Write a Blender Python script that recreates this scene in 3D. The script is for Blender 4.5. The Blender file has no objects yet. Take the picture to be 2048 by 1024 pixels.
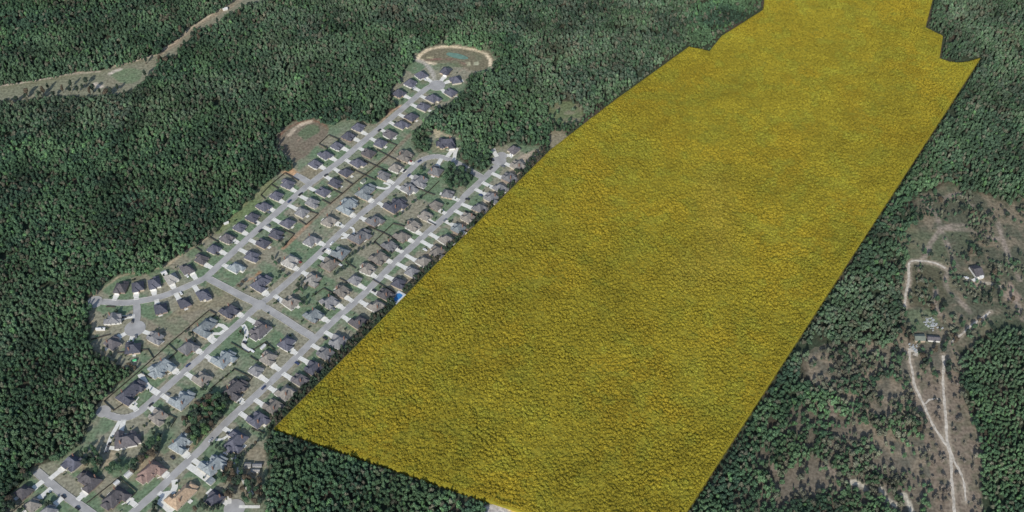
import bpy, math, random
import numpy as np
from mathutils import Vector, Matrix

# ------------------------------------------------------------------ camera, sky, sun, exposure
scene = bpy.context.scene
COL = scene.collection
R = math.radians
CAM_H, DEP, FPX = 927.0, R(46.5), 2441.0          # height, depression, focal length for a 2048-wide frame
cam_d = bpy.data.cameras.new('camera')
cam_d.sensor_width = 36.0
cam_d.lens = 36.0 * FPX / 2048.0
cam_d.clip_start, cam_d.clip_end = 1.0, 40000.0
cam = bpy.data.objects.new('camera', cam_d); COL.objects.link(cam)
cam.location = (0, 0, CAM_H)
cam.rotation_euler = (math.pi / 2 - DEP, 0, 0)
scene.camera = cam

SUN_EL, SUN_AZ = R(32), R(194)      # azimuth clockwise from +Y: behind the camera, a little to its left
world = bpy.data.worlds.new('World'); scene.world = world; world.use_nodes = True
wn = world.node_tree; bg = wn.nodes['Background']
sky = wn.nodes.new('ShaderNodeTexSky'); sky.sky_type = 'NISHITA'; sky.sun_disc = False
sky.sun_elevation = SUN_EL; sky.sun_rotation = SUN_AZ
wn.links.new(sky.outputs[0], bg.inputs[0]); bg.inputs[1].default_value = 0.145
sl = bpy.data.lights.new('sun', 'SUN'); sl.energy = 3.75; sl.angle = R(0.5); sl.color = (1, 0.96, 0.9)
sun = bpy.data.objects.new('sun', sl); COL.objects.link(sun)
sdir = Vector((math.sin(SUN_AZ) * math.cos(SUN_EL), math.cos(SUN_AZ) * math.cos(SUN_EL), math.sin(SUN_EL)))
sun.rotation_euler = sdir.to_track_quat('Z', 'Y').to_euler()
sun.location = sdir * 3000
scene.view_settings.view_transform = 'Standard'
scene.view_settings.look = 'None'
scene.view_settings.exposure = 0.0
scene.view_settings.gamma = 1.0

rnd = random.Random(7)
rng = np.random.default_rng(11)

# ------------------------------------------------------------------ helpers
CD, SD = math.cos(DEP), math.sin(DEP)
def W(px, py, z=0.0):
    """map position of the survey photograph -> ground position in metres"""
    a, b = (px - 1024) / FPX, (py - 512) / FPX
    dy, dz = CD - b * SD, -SD - b * CD
    t = (z - CAM_H) / dz
    return (a * t, dy * t)
def P(x, y, z=0.0):
    x = np.asarray(x, float); y = np.asarray(y, float)
    dz = z - CAM_H
    fw = y * CD - dz * SD
    up = y * SD + dz * CD
    return 1024 + FPX * x / fw, 512 - FPX * up / fw

def hsh(ix, iy, s):
    h = (ix.astype(np.int64) * 374761393 + iy.astype(np.int64) * 668265263 + s * 974711) & 0xffffffff
    h = ((h ^ (h >> 13)) * 1274126177) & 0xffffffff
    return ((h ^ (h >> 16)) & 0xffffff) / float(0xffffff)
def vnoise(x, y, sc, s=0):
    x = np.asarray(x) / sc + 1000; y = np.asarray(y) / sc + 1000
    ix, iy = np.floor(x), np.floor(y); fx, fy = x - ix, y - iy
    fx, fy = fx * fx * (3 - 2 * fx), fy * fy * (3 - 2 * fy)
    a, b, c, d = hsh(ix, iy, s), hsh(ix + 1, iy, s), hsh(ix, iy + 1, s), hsh(ix + 1, iy + 1, s)
    return (a * (1 - fx) + b * fx) * (1 - fy) + (c * (1 - fx) + d * fx) * fy
def fbm(x, y, sc, s=0, o=3):
    t, a, n = 0, 0.5, 0
    for i in range(o):
        t = t + a * vnoise(x, y, sc / 2 ** i, s + i); n += a; a *= 0.5
    return t / n
def inpoly(px, py, poly):
    px = np.asarray(px); py = np.asarray(py)
    r = np.zeros(px.shape, bool); n = len(poly)
    for i in range(n):
        x1, y1 = poly[i]; x2, y2 = poly[(i + 1) % n]
        if y1 == y2: continue
        c = ((y1 > py) != (y2 > py)) & (px < (x2 - x1) * (py - y1) / (y2 - y1) + x1)
        r ^= c
    return r
def dline(x, y, pts, closed=False):
    d = np.full(np.shape(x), 1e9); n = len(pts)
    for i in range(n if closed else n - 1):
        x1, y1 = pts[i]; x2, y2 = pts[(i + 1) % n]
        vx, vy = x2 - x1, y2 - y1; L = vx * vx + vy * vy + 1e-9
        t = np.clip(((x - x1) * vx + (y - y1) * vy) / L, 0, 1)
        d = np.minimum(d, np.hypot(x - x1 - t * vx, y - y1 - t * vy))
    return d

def tag(o, label=None, cat=None, group=None, kind=None):
    if label: o['label'] = label
    if cat: o['category'] = cat
    if group: o['group'] = group
    if kind: o['kind'] = kind
    return o
def empty(name, loc, rz=0.0, sc=1.0):
    o = bpy.data.objects.new(name, None); COL.objects.link(o)
    o.location = loc; o.rotation_euler = (0, 0, rz); o.scale = (sc, sc, sc)
    o.empty_display_size = 1.0
    return o
def mobj(name, mesh, parent=None):
    o = bpy.data.objects.new(name, mesh); COL.objects.link(o)
    if parent: o.parent = parent
    return o
class MB:
    def __init__(s): s.v, s.f = [], []
    def face(s, *pts):
        b = len(s.v); s.v += [tuple(p) for p in pts]; s.f.append(tuple(range(b, b + len(pts))))
    def box(s, x0, x1, y0, y1, z0, z1, skip=''):
        b = len(s.v)
        s.v += [(x0, y0, z0), (x1, y0, z0), (x1, y1, z0), (x0, y1, z0), (x0, y0, z1), (x1, y0, z1), (x1, y1, z1), (x0, y1, z1)]
        fs = {'d': (3, 2, 1, 0), 'u': (4, 5, 6, 7), 'f': (0, 1, 5, 4), 'r': (1, 2, 6, 5), 'b': (2, 3, 7, 6), 'l': (3, 0, 4, 7)}
        for k, q in fs.items():
            if k not in skip: s.f.append(tuple(b + i for i in q))
    def cyl(s, p0, p1, r0, r1, n=8, caps=True):
        p0, p1 = Vector(p0), Vector(p1); d = (p1 - p0).normalized()
        a = d.orthogonal().normalized(); c = d.cross(a); b = len(s.v)
        for p, r in ((p0, r0), (p1, r1)):
            for i in range(n):
                t = 2 * math.pi * i / n
                s.v.append(tuple(p + (a * math.cos(t) + c * math.sin(t)) * r))
        for i in range(n):
            j = (i + 1) % n; s.f.append((b + i, b + j, b + n + j, b + n + i))
        if caps:
            s.f.append(tuple(b + i for i in range(n))[::-1]); s.f.append(tuple(b + n + i for i in range(n)))
    def mesh(s, name, mat, smooth=False):
        m = bpy.data.meshes.new(name); m.from_pydata(s.v, [], s.f); m.update()
        if mat: m.materials.append(mat)
        if smooth: m.polygons.foreach_set('use_smooth', [True] * len(m.polygons))
        return m
    def build(s, name, mat, parent=None, smooth=False): return mobj(name, s.mesh(name, mat, smooth), parent)

def mat(name, col, rough=0.85, var=0.25, scale=0.4, col2=None, det=6, bump=0.0, spec=0.3, metal=0.0, island=0.0):
    """procedural surface: two noise scales move the base colour"""
    m = bpy.data.materials.new(name); m.use_nodes = True; nt = m.node_tree; n = nt.nodes; l = nt.links
    b = n['Principled BSDF']; b.inputs['Roughness'].default_value = rough
    b.inputs['Specular IOR Level'].default_value = spec; b.inputs['Metallic'].default_value = metal
    tc = n.new('ShaderNodeNewGeometry')
    nz = n.new('ShaderNodeTexNoise'); nz.inputs['Scale'].default_value = scale; nz.inputs['Detail'].default_value = det
    l.new(tc.outputs['Position'], nz.inputs['Vector'])
    c2 = col2 or tuple(c * (1 - var) for c in col)
    c1 = col if col2 else tuple(min(1, c * (1 + var)) for c in col)
    rp = n.new('ShaderNodeValToRGB'); rp.color_ramp.elements[0].position = 0.33; rp.color_ramp.elements[1].position = 0.67
    rp.color_ramp.elements[0].color = (*c2, 1); rp.color_ramp.elements[1].color = (*c1, 1)
    l.new(nz.outputs['Fac'], rp.inputs['Fac']); out = rp.outputs[0]
    if island:
        mx = n.new('ShaderNodeMapRange'); l.new(tc.outputs['Random Per Island'], mx.inputs[0])
        mx.inputs[3].default_value = 1 - island; mx.inputs[4].default_value = 1 + island
        vm = n.new('ShaderNodeVectorMath'); vm.operation = 'SCALE'
        l.new(out, vm.inputs[0]); l.new(mx.outputs[0], vm.inputs['Scale']); out = vm.outputs[0]
    l.new(out, b.inputs['Base Color'])
    if bump:
        bp = n.new('ShaderNodeBump'); bp.inputs['Strength'].default_value = bump; bp.inputs['Distance'].default_value = 0.3
        l.new(nz.outputs['Fac'], bp.inputs['Height']); l.new(bp.outputs[0], b.inputs['Normal'])
    return m

def pmesh(name, vs, fs, m_):
    me = bpy.data.meshes.new(name); me.from_pydata(vs, [], fs); me.update()
    if m_: me.materials.append(m_)
    return me

# ------------------------------------------------------------------ survey data (positions read off the photograph)
ROADS = {
 'western': ([(183,604),(215,604),(250,606),(287,601),(312,596),(338,588),(388,567),(411,555),(436,533),(497,476),(568,413),(620,368),(684,320),(706,301),(770,247),(814,210),(854,177),(872,170)], 4.1),
 'spur': ([(273,606),(274,625),(273,640),(271,655)], 3.9),
 'cross': ([(409,553),(449,574),(487,594),(519,609),(563,635),(600,659),(631,677)], 4.3),
 'middle': ([(200,822),(221,831),(239,836),(259,834),(278,824),(300,806),(319,788),(369,743),(401,716),(449,672),(482,643),(512,616),(566,573),(614,530),(641,505),(667,479),(717,433),(756,401),(789,371),(824,337),(838,324),(852,317),(871,313),(890,316),(908,323),(936,339),(968,357)], 3.9),
 'eastern': ([(225,1066),(271,1021),(314,983),(352,946),(403,898),(423,875),(474,825),(506,797),(563,744),(608,700),(631,677),(668,641),(712,603),(746,570),(793,522),(841,478),(867,455),(918,408),(931,391),(968,357),(995,330)], 4.0),
 'stub': ([(589,350),(604,357),(620,367)], 4.2),
 'lower left': ([(72,942),(114,978),(146,1002),(178,1024),(215,1052)], 4.2),
}
BULBS = [((874,171), 9.5), ((270,657), 10.0), ((190,604), 7.5), ((207,823), 6.5), ((998,322), 8.0), ((1003,312), 6.0), ((469,1017), 9.0), ((519,610), 6.5)]
def Wp(pts, z=0): return [W(x, y, z) for x, y in pts]
RW = {k: (Wp(p), hw * .88) for k, (p, hw) in ROADS.items()}
def resample(pts, step=4.0):
    # Catmull-Rom through the points
    n = len(pts); out = []
    for i in range(n - 1):
        p0 = pts[max(i - 1, 0)]; p1 = pts[i]; p2 = pts[i + 1]; p3 = pts[min(i + 2, n - 1)]
        L = math.dist(p1, p2); k = max(1, int(L / step))
        for j in range(k):
            t = j / k; t2, t3 = t * t, t * t * t
            out.append(tuple(0.5 * (2 * p1[a] + (p2[a] - p0[a]) * t + (2 * p0[a] - 5 * p1[a] + 4 * p2[a] - p3[a]) * t2 + (3 * p1[a] - p0[a] - 3 * p2[a] + p3[a]) * t3) for a in (0, 1)))
    out.append(pts[-1]); return out
RS = {k: (resample(p), hw) for k, (p, hw) in RW.items()}

# rows of houses: x, y, size, roof colour
ROWS = {
 'out_w': ('from the pond end, outer side of the western street', 'western', [(842.5,149,'s','d'),(821,165,'s','d'),(798,185.5,'s','d'),(717,253,'s','d'),(697,271,'s','d'),(674,290,'s','d'),(652,309,'s','d'),(630,326,'s','d'),(576,367,'s','d'),(553,390,'s','d'),(529,412,'s','d'),(505,433,'s','d'),(479.6,453,'s','d'),(454,475,'s','n'),(427.6,496.5,'s','d'),(403.5,517,'s','n'),(374.5,538,'s','n'),(342.8,556,'s','t'),(308.5,566,'s','d'),(275.5,572,'s','d'),(241,575,'s','n')]),
 'in_w': ('from the pond end, inner side of the western street', 'western', [(890.8,141,'s','d'),(911,159,'s','d'),(902,184,'s','d'),(865,195,'s','d'),(847.5,212.5,'s','d'),(822.5,232.5,'s','d'),(802.5,247.5,'s','d'),(780,267.5,'s','n'),(760,285,'s','d'),(737.5,305,'s','n'),(714.5,324,'s','d'),(691.7,343,'s','d'),(669,363.5,'s','d'),(647,382.5,'s','d'),(623,403,'s','g'),(603,423,'s','g'),(575,444.4,'s','d'),(551,466,'s','d'),(526.6,485,'s','d'),(502.5,510.4,'s','d'),(470.4,533,'s','p'),(406.3,587.6,'s','d'),(368,604,'s','d'),(321,615.5,'s','d')]),
 'spur': ('around the short southwestern cul-de-sac, from the top', 'spur', [(228,636,'s','g'),(226,684,'m','n'),(265.4,694,'m','d'),(309.8,673.6,'s','g')]),
 'out_m': ('from the loop end, outer side of the middle street', 'middle', [(894,286,'l','d'),(810.5,311,'m','b'),(791,334,'s','b'),(768.6,350,'s','g'),(731.7,383,'l','p'),(695,412,'l','p'),(658,440.6,'m','b'),(622.5,480,'m','g'),(581,521,'m','t'),(522.5,566,'l','d'),(460,621.6,'m','d'),(411,654.6,'l','p'),(376.5,694,'m','g'),(325,735,'l','p'),(261.6,784,'xl','d')]),
 'in_m': ('from the loop end, inner side of the middle street', 'middle', [(872,340,'m','g'),(838,361,'m','g'),(817,376,'s','g'),(789,410,'l','d'),(748,439,'m','g'),(718,471,'l','g'),(681,505,'m','p'),(659,527,'m','b'),(623.5,557,'m','t'),(583,603,'m','b'),(520,658,'l','n'),(446,717,'l','p'),(404,756,'m','b'),(363,799,'l','p'),(315,831,'m','b'),(251,878,'l','n')]),
 'out_e': ('from the top, left side of the eastern street', 'eastern', [(895.5,386,'s','g'),(872,409,'s','b'),(850,429,'s','b'),(826,451,'s','b'),(805,472,'s','b'),(780.6,491,'s','g'),(759,515,'m','b'),(735,537,'s','b'),(710,558,'s','g'),(684,581,'s','b'),(660,603,'m','g'),(628.5,630,'m','p'),(574,685,'m','d'),(537.7,715,'m','b'),(512,739,'s','g'),(471,779,'l','n'),(362,886,'l','p'),(303,942,'l','r'),(232,994,'l','n')]),
 'in_e': ('from the top, right side of the eastern street', 'eastern', [(1027,298,'s','n'),(1035,330,'s','b'),(1018,354,'s','g'),(999,374,'s','g'),(982,394,'s','g'),(958,414,'s','g'),(935.5,434,'s','b'),(917,456,'s','p'),(892,477.5,'s','b'),(873,501,'m','b'),(846.6,521,'s','b'),(823,542,'s','g'),(796,564,'s','d'),(770,587,'s','n'),(752,610,'m','b'),(717,642,'m','n'),(677,682,'m','g'),(651,706,'s','g'),(627,735,'m','d'),(599,758,'s','n'),(570,783,'m','b'),(546,811,'m','b'),(515,838,'m','d'),(470,880,'l','d'),(425,929,'l','p'),(428,996,'m','d'),(361,990,'xl','o')]),
 'low': ('from the top, beside the lower left street', 'lower left', [(144,925,'m','d'),(176.5,961,'l','n'),(47,982,'s','n'),(65,1008,'s','b'),(98,1020,'s','g')]),
}
ORD = 'first second third fourth fifth sixth seventh eighth ninth tenth eleventh twelfth thirteenth fourteenth fifteenth sixteenth seventeenth eighteenth nineteenth twentieth twenty-first twenty-second twenty-third twenty-fourth twenty-fifth twenty-sixth twenty-seventh twenty-eighth'.split()

PARCEL_PX = [(548,856,3.2),(700,704,3.2),(870,530,3.2),(1000,400,3.2),(1100,300,3.2),(1180,238,3.2),(1230,200,3.2),(1378,93,3.2),(1419,102,3.2),(1443,72,3.2),(1527,19,3.2),(1536,-70,3.2),(1885,-70,3.2),(1865,0,3.2),(1851,54,3.2),(1886,72,3.2),(1879,116,3.2),(1898,123,3.2),(1915,125,3.2),(1935,123,3.2),(1961,116,3.2),(1650,596,3.2),(1373,1024,3.2),(1333,1085,3.2),(1235,1085,3.2),(980,1003,3.2)]
PARCEL = [W(x, y, z) for x, y, z in PARCEL_PX]

# open ground (photo outlines), no canopy inside
SUBDIV = [(178,600),(200,572),(240,549),(300,543),(330,528),(365,508),(420,466),(480,412),(540,358),(565,342),(588,332),(572,315),(556,296),(550,272),(566,254),(598,240),(630,235),(655,248),(672,242),(700,236),(744,248),(761,242),(801,212),(784,202),(780,180),(800,155),(820,128),(832,103),(862,91),(905,88),(950,91),(982,99),(993,120),(986,137),(938,148),(930,180),(915,200),(870,220),(848,245),(828,262),(824,285),(836,305),(858,303),(860,262),(875,256),(918,272),(925,292),(914,305),(920,320),(965,345),(982,330),(984,297),(1005,288),(1032,284),(1060,292),(1085,292),(1092,300),(994,392),(864,524),(694,698),(556,838),(540,850),(532,870),(530,905),(538,940),(527,975),(532,1010),(520,1085),(0,1085),(8,1015),(28,980),(48,965),(62,937),(100,925),(130,905),(160,887),(178,850),(190,815),(205,798),(236,770),(268,742),(250,735),(228,728),(206,714),(188,700),(180,685),(183,650),(178,620)]
GOLF = [(-60,176),(0,172),(10,170),(87,157),(125,150),(150,142),(200,141),(225,132),(257,125),(287,115),(317,107),(327,95),(360,72),(375,52),(390,45),(420,27),(445,15),(467,0),(500,-60),(590,-60),(530,0),(487,12),(450,32),(435,50),(390,58),(375,82),(357,97),(355,110),(315,118),(310,140),(287,162),(262,180),(235,190),(180,192),(120,192),(75,195),(57,202),(0,205),(-60,212)]
CLEAR_A = [(1796,480),(1826,440),(1836,395),(1870,380),(1900,368),(1940,378),(1990,398),(2120,410),(2120,640),(1990,650),(1945,690),(1880,705),(1812,705),(1798,660),(1806,600),(1800,560),(1806,530)]
CLEAR_B = [(1610,715),(1650,690),(1720,680),(1765,690),(1790,650),(1830,690),(1900,690),(1935,720),(1925,770),(1950,840),(1965,900),(1965,1085),(1900,1085),(1850,1010),(1780,980),(1700,960),(1640,1000),(1560,1000),(1560,940),(1640,900),(1690,850),(1680,800),(1620,760)]
SCRUB = [(1440,1085),(1470,960),(1540,860),(1620,780),(1700,820),(1760,900),(1860,960),(1880,1085)]
LANE = [(1878,740),(1915,740),(1935,830),(1960,880),(1966,1085),(1880,1085),(1862,960),(1855,900),(1830,830),(1822,760)]
POCKET = [(1092,228),(1100,212),(1118,202),(1140,202),(1160,212),(1168,230),(1156,246),(1130,252),(1106,246)]
GLADE = [(1100,262),(1125,258),(1135,275),(1125,290),(1108,300),(1098,290)]
QUARRY = [(960,1085),(968,1012),(990,1006),(1060,1030),(1110,1085)]
GROVES = {   # tree groups inside the estate (individual trees)
 'loop': ('among the grove inside the bend between middle and eastern streets', [(898,328),(931,338),(949,358),(938,374),(898,377),(883,361)], 5.2),
 'park': ('in the leafy block beside the lower eastern street', [(398,800),(420,786),(452,796),(468,815),(455,835),(432,852),(412,872),(392,892),(374,880),(366,852),(374,826)], 5.0),
 'north': ('in the wooded block between the loop and the top cul-de-sac', [(920,300),(945,290),(976,302),(980,335),(963,342),(935,326),(914,314)], 5.2),
 'south': ('in the scruffy woods at the foot of the estate', [(436,948),(462,925),(485,925),(486,950),(505,955),(525,965),(530,1005),(490,1005),(470,998),(445,1002),(455,975)], 6.3),
 'corner': ('in the scruffy corner by the lower left lots', [(-10,990),(25,955),(45,962),(38,985),(26,1012),(8,1045),(-15,1045)], 6.0),
 'lane': ('between the lower left street and the big curved-drive house', [(150,905),(178,885),(206,902),(208,925),(196,945),(178,932),(160,922)], 6.2),
 'back': ('in the woods behind the big curved-drive house', [(225,925),(255,925),(280,905),(300,880),(318,860),(330,870),(322,905),(285,935),(262,945),(240,940),(215,945)], 6.8),
}

# ------------------------------------------------------------------ ground
def soft(px, py, poly, x, y, warp=5.0, k=3, s=50):
    a = 0
    for i in range(k):
        a = a + inpoly(px + (fbm(x, y, 14, s + i * 7, 2) - .5) * 4 * warp, py + (fbm(x, y, 14, s + 99 + i * 7, 2) - .5) * 4 * warp, poly)
    return a / k
STEP = 2.0
gx = np.arange(-980, 981, STEP); gy = np.arange(430, 1621, STEP)
X, Y = np.meshgrid(gx, gy); X = X.ravel(); Y = Y.ravel()
PX, PY = P(X, Y)
nA, nB, nC = fbm(X, Y, 60, 1), fbm(X, Y, 18, 5), fbm(X, Y, 7, 9, 2)
col = np.zeros((X.size, 3))
def lerp(m, c):
    global col
    m = np.clip(m, 0, 1)[:, None]; col = col * (1 - m) + np.asarray(c, float) * m
def ss(v, a, b): t = np.clip((v - a) / (b - a), 0, 1); return t * t * (3 - 2 * t)
col[:] = (0.050, 0.066, 0.040)
lerp(ss(nB, .45, .75), (0.085, 0.072, 0.052))
# parcel floor, the map overlay's yellow put into the ground colour
inP = inpoly(X, Y, PARCEL); lerp(inP * 1.0, (0.20, 0.155, 0.008))
GREEN, TAN, BROWN, ORANGE, SAND = (0.130, 0.200, 0.112), (0.275, 0.255, 0.185), (0.19, 0.155, 0.11), (0.42, 0.22, 0.12), (0.55, 0.47, 0.34)
# estate lawn, lots aligned with the streets
sv = np.array(W(968, 357)) - np.array(W(271, 1021)); sv /= np.linalg.norm(sv); pv = np.array([-sv[1], sv[0]])
U, V = X * sv[0] + Y * sv[1], X * pv[0] + Y * pv[1]
lot = hsh(np.floor(U / 21.0), np.floor(V / 31.0), 3)
m = soft(PX, PY, SUBDIV, X, Y, 2.0)
lerp(m, (0.205, 0.222, 0.155))
lerp(m * ss(lot * .6 + nA * .5 + nB * .3, .55, .85) * .8, TAN)
lerp(m * ss(1.22 - lot * .6 - nA * .4 - nC * .2, .5, .78) * .8, GREEN)
lerp(m * ss(nB, .66, .82) * .45, BROWN)
lerp(m * ss(nC, .62, .8) * .35, (0.30, 0.26, 0.19))
def stroke(pts, w, c, a=1.0, rough=.6, s=0):
    wp = resample(Wp(pts), 8)
    sel = np.ones(X.size, bool)
    xs = [p[0] for p in wp]; ys = [p[1] for p in wp]
    sel = (X > min(xs) - 15) & (X < max(xs) + 15) & (Y > min(ys) - 15) & (Y < max(ys) + 15)
    d = dline(X[sel], Y[sel], wp)
    mm = np.zeros(X.size); mm[sel] = (1 - ss(d, w * .5, w * 1.3)) * np.clip(1 + rough * (nC[sel] - .5) * 3, 0, 1.3)
    lerp(mm * a, c)
def patch(pts, c, a=1.0, warp=2.0, s=70): lerp(soft(PX, PY, pts, X, Y, warp, 3, s) * a * (0.7 + .6 * nC), c)
stroke([(566,497),(603,462),(620,445)], 2.4, (0.36, 0.22, 0.14), .7)
stroke([(620,445),(660,408),(705,370),(731,350),(776,312),(800,290),(826,262)], 2.6, (0.24, 0.175, 0.125), .45)
stroke([(178,604),(190,588),(215,570),(238,553),(275,545),(330,532),(355,515),(420,470),(480,418),(540,364)], 1.7, (0.42, 0.35, 0.24), .8)
stroke([(178,604),(182,635),(190,660),(185,678)], 2.0, (0.42, 0.35, 0.24), .7)
patch([(300,640),(400,610),(440,622),(360,668),(300,712),(280,700)], (0.25, 0.21, 0.15), .5)
patch([(415,560),(500,600),(470,608),(400,620),(330,640),(350,620),(400,600)], (0.24, 0.205, 0.13), .6)
patch([(560,345),(585,336),(598,345),(590,352)], (0.55, 0.34, 0.19), .95, 1)
patch([(595,345),(640,325),(655,350),(620,362)], (0.24, 0.2, 0.13), .6)
patch([(540,358),(480,412),(420,466),(440,470),(500,425),(556,370)], (0.17, 0.22, 0.09), .6)
patch([(512,553),(523,546),(520,540),(505,558),(490,565),(500,556)], ORANGE, .8, 1)
patch([(1040,310),(1075,298),(1090,302),(1050,345),(1010,375),(960,425),(945,425),(985,380),(1020,340)], (0.42, 0.35, 0.26), .9)
patch([(930,440),(960,430),(945,450),(915,478),(900,470)], (0.38, 0.29, 0.21), .8)
patch([(880,470),(905,470),(880,500),(830,560),(800,575),(830,535)], (0.33, 0.26, 0.19), .55)
patch([(560,790),(600,770),(640,720),(690,680),(560,830)], (0.24, 0.21, 0.15), .5)
stroke([(308,895),(300,915),(284,935),(268,955)], 4.5, (0.36, 0.29, 0.19), .8)
stroke([(225,905),(218,922),(212,938)], 3.5, (0.36, 0.3, 0.2), .8)
stroke([(150,930),(178,940),(190,925)], 4.0, (0.36, 0.27, 0.19), .5)
stroke([(372,905),(400,875),(420,850)], 3.0, (0.36, 0.24, 0.15), .45)
patch([(335,960),(390,955),(415,985),(405,1010),(380,980)], (0.30, 0.25, 0.17), .6)
patch([(490,895),(530,895),(528,960),(500,1000),(480,990),(490,930)], (0.27, 0.23, 0.16), .7)
# west basin
patch([(552,275),(566,256),(600,238),(632,236),(656,250),(656,268),(640,285),(615,310),(590,325),(572,310)], (0.20, 0.165, 0.12), .95, 1.5)
stroke([(556,274),(580,254),(610,243),(640,244),(656,258)], 1.6, (0.24, 0.13, 0.09), .7)
stroke([(578,270),(590,257),(606,247),(622,243)], 2.8, (0.58, 0.48, 0.36), .95)
stroke([(595,283),(616,262),(636,252)], 1.3, (0.36, 0.26, 0.19), .6)
patch([(594,268),(614,250),(636,250),(640,262),(610,282)], (0.13, 0.165, 0.095), .95, 1)
# top basin
patch([(836,112),(862,94),(905,90),(950,94),(980,102),(990,120),(972,140),(940,142),(900,126),(862,127),(842,122)], (0.19, 0.17, 0.11), .95, 1)
stroke([(870,128),(850,124),(836,118),(840,110),(856,99),(880,94),(915,94),(950,100),(972,108),(981,120),(980,130)], 2.6, (0.70, 0.58, 0.40), 1, .3)
stroke([(868,161),(866,148),(858,134),(846,124),(836,121)], 3.0, (0.42, 0.39, 0.33), .9, .3)
stroke([(850,121),(880,118),(910,119),(930,128)], 2.2, (0.22, 0.13, 0.10), .7)
patch([(853,114),(866,113),(866,117),(853,117)], (0.45, 0.40, 0.24), .8, .5)
patch([(932,124),(942,124),(942,132),(934,131)], (0.42, 0.40, 0.26), .8, .5)
patch([(948,124),(959,123),(958,131),(949,131)], (0.42, 0.42, 0.28), .8, .5)
stroke([(918,143),(930,137),(938,143)], 1.6, (0.42, 0.33, 0.24), .7)
patch([(868,128),(918,127),(925,135),(900,133),(872,134)], (0.14, 0.17, 0.09), .7, .8)
# pond-side strip and loop-house yard
stroke([(801,212),(785,222),(770,236),(762,244)], 1.8, (0.48, 0.33, 0.22), .8)
patch([(866,256),(880,262),(880,278),(870,276)], (0.48, 0.42, 0.28), .8, .5)
stroke([(868,262),(885,268),(915,278)], 1.8, (0.50, 0.43, 0.3), .8)
patch([(862,282),(872,288),(900,305),(866,308)], (0.24, 0.22, 0.14), .7)
# golf hole
m = soft(PX, PY, GOLF, X, Y, 1.5, 3, 20); lerp(m, (0.225, 0.225, 0.155))
lerp(m * ss(nB, .4, .7) * .6, (0.25, 0.225, 0.155))
patch([(222,150),(235,140),(262,136),(285,142),(282,158),(262,168),(238,165)], (0.155, 0.205, 0.115), .9, 1)
patch([(0,176),(120,154),(200,146),(215,160),(110,180),(0,196)], (0.205, 0.21, 0.135), .6, 1)
stroke([(-20,174),(10,170),(45,165),(87,158),(125,150),(150,147),(200,143)], 1.5, (0.60, 0.52, 0.42), .75)
stroke([(140,143),(155,146),(172,138),(150,137)], 2.2, (0.42, 0.33, 0.26), .7)
stroke([(228,132),(257,125),(287,117),(317,107),(330,97),(346,88),(375,62),(410,38),(445,15),(467,0),(480,-20)], 1.8, (0.62, 0.52, 0.38), .9, .4)
stroke([(317,110),(350,88),(375,66),(420,36),(460,14),(490,-8)], 4.0, (0.36, 0.28, 0.2), .5)
stroke([(221,147),(230,142),(240,139)], 2.7, (0.62, 0.55, 0.46), .95, .3)
stroke([(190,168),(196,172),(203,173)], 3.4, (0.58, 0.5, 0.4), .9, .3)
stroke([(25,157),(38,152)], 2.6, (0.42, 0.26, 0.2), .8)
# right clearings
m = soft(PX, PY, CLEAR_A, X, Y, 6, 3, 31); lerp(m, (0.105, 0.110, 0.075))
lerp(m * ss(nB * .6 + nC * .4, .42, .62) * .9, (0.225, 0.188, 0.132))
lerp(m * ss(nA, .55, .7) * .5, (0.11, 0.14, 0.075))
m = soft(PX, PY, CLEAR_B, X, Y, 6, 3, 41); lerp(m, (0.14, 0.132, 0.10))
lerp(m * ss(nB * .5 + nC * .5, .40, .62) * .9, (0.26, 0.215, 0.155))
m = soft(PX, PY, SCRUB, X, Y, 8, 3, 48); lerp(m * .8, (0.17, 0.145, 0.11))
m = soft(PX, PY, LANE, X, Y, 3, 3, 45); lerp(m * .9, (0.225, 0.18, 0.135)); lerp(m * ss(nC, .5, .7) * .6, (0.13, 0.13, 0.085))
patch([(1815,535),(1835,525),(1890,540),(1895,590),(1880,620),(1818,610)], (0.105, 0.098, 0.062), .8, 2)
patch([(1815,618),(1868,618),(1880,650),(1840,665),(1815,650)], (0.145, 0.185, 0.105), .7, 2)
for q in ([(1845,400),(1875,435),(1880,455),(1940,460)], [(1880,455),(1925,450),(1960,468),(1995,478)], [(1880,400),(1920,388),(1945,410)], [(1836,540),(1860,490),(1880,462)], [(1885,465),(1900,500),(1912,530)], [(2010,590),(2030,600),(2045,640)], [(1995,445),(2020,520),(2040,560)], [(1895,545),(1890,570),(1905,590),(1930,612),(1940,625)], [(1872,580),(1870,608),(1880,628)]):
    stroke(q, 3.0, (0.30, 0.25, 0.20), .7)
stroke([(1930,557),(1952,562),(1975,566),(2000,572)], 2.0, (0.45, 0.40, 0.31), .8)
patch([(1945,560),(1970,566),(1960,582),(1948,578)], (0.36, 0.29, 0.21), .8, 1.5)
patch([(2018,560),(2035,585),(2048,600),(2010,600)], (0.36, 0.27, 0.21), .7, 2)
for q in ([(1660,800),(1668,830)], [(1545,910),(1551,940)], [(1545,975),(1550,1010),(1548,1040)], [(1650,930),(1680,960),(1690,1010)], [(1480,965),(1500,985)]):
    stroke(q, 3.0, (0.30, 0.25, 0.20), .7)
for q in ([(1809,614),(1811,588),(1818,561),(1818,529),(1825,522),(1843,522),(1872,527),(1891,537)], [(1818,697),(1820,722),(1826,749),(1828,768),(1845,805),(1861,840),(1877,868),(1895,893)], [(1886,711),(1887,737),(1886,768),(1891,830),(1895,887),(1902,918),(1903,955),(1908,1018),(1912,1080)], [(1902,685),(1924,668),(1950,646),(1980,624)], [(1908,921),(1920,943),(1928,968),(1931,1002)]):
    stroke(q, 3.6, (0.34, 0.285, 0.215), .8, .9)
PATHW = (0.62, 0.57, 0.46)
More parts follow.
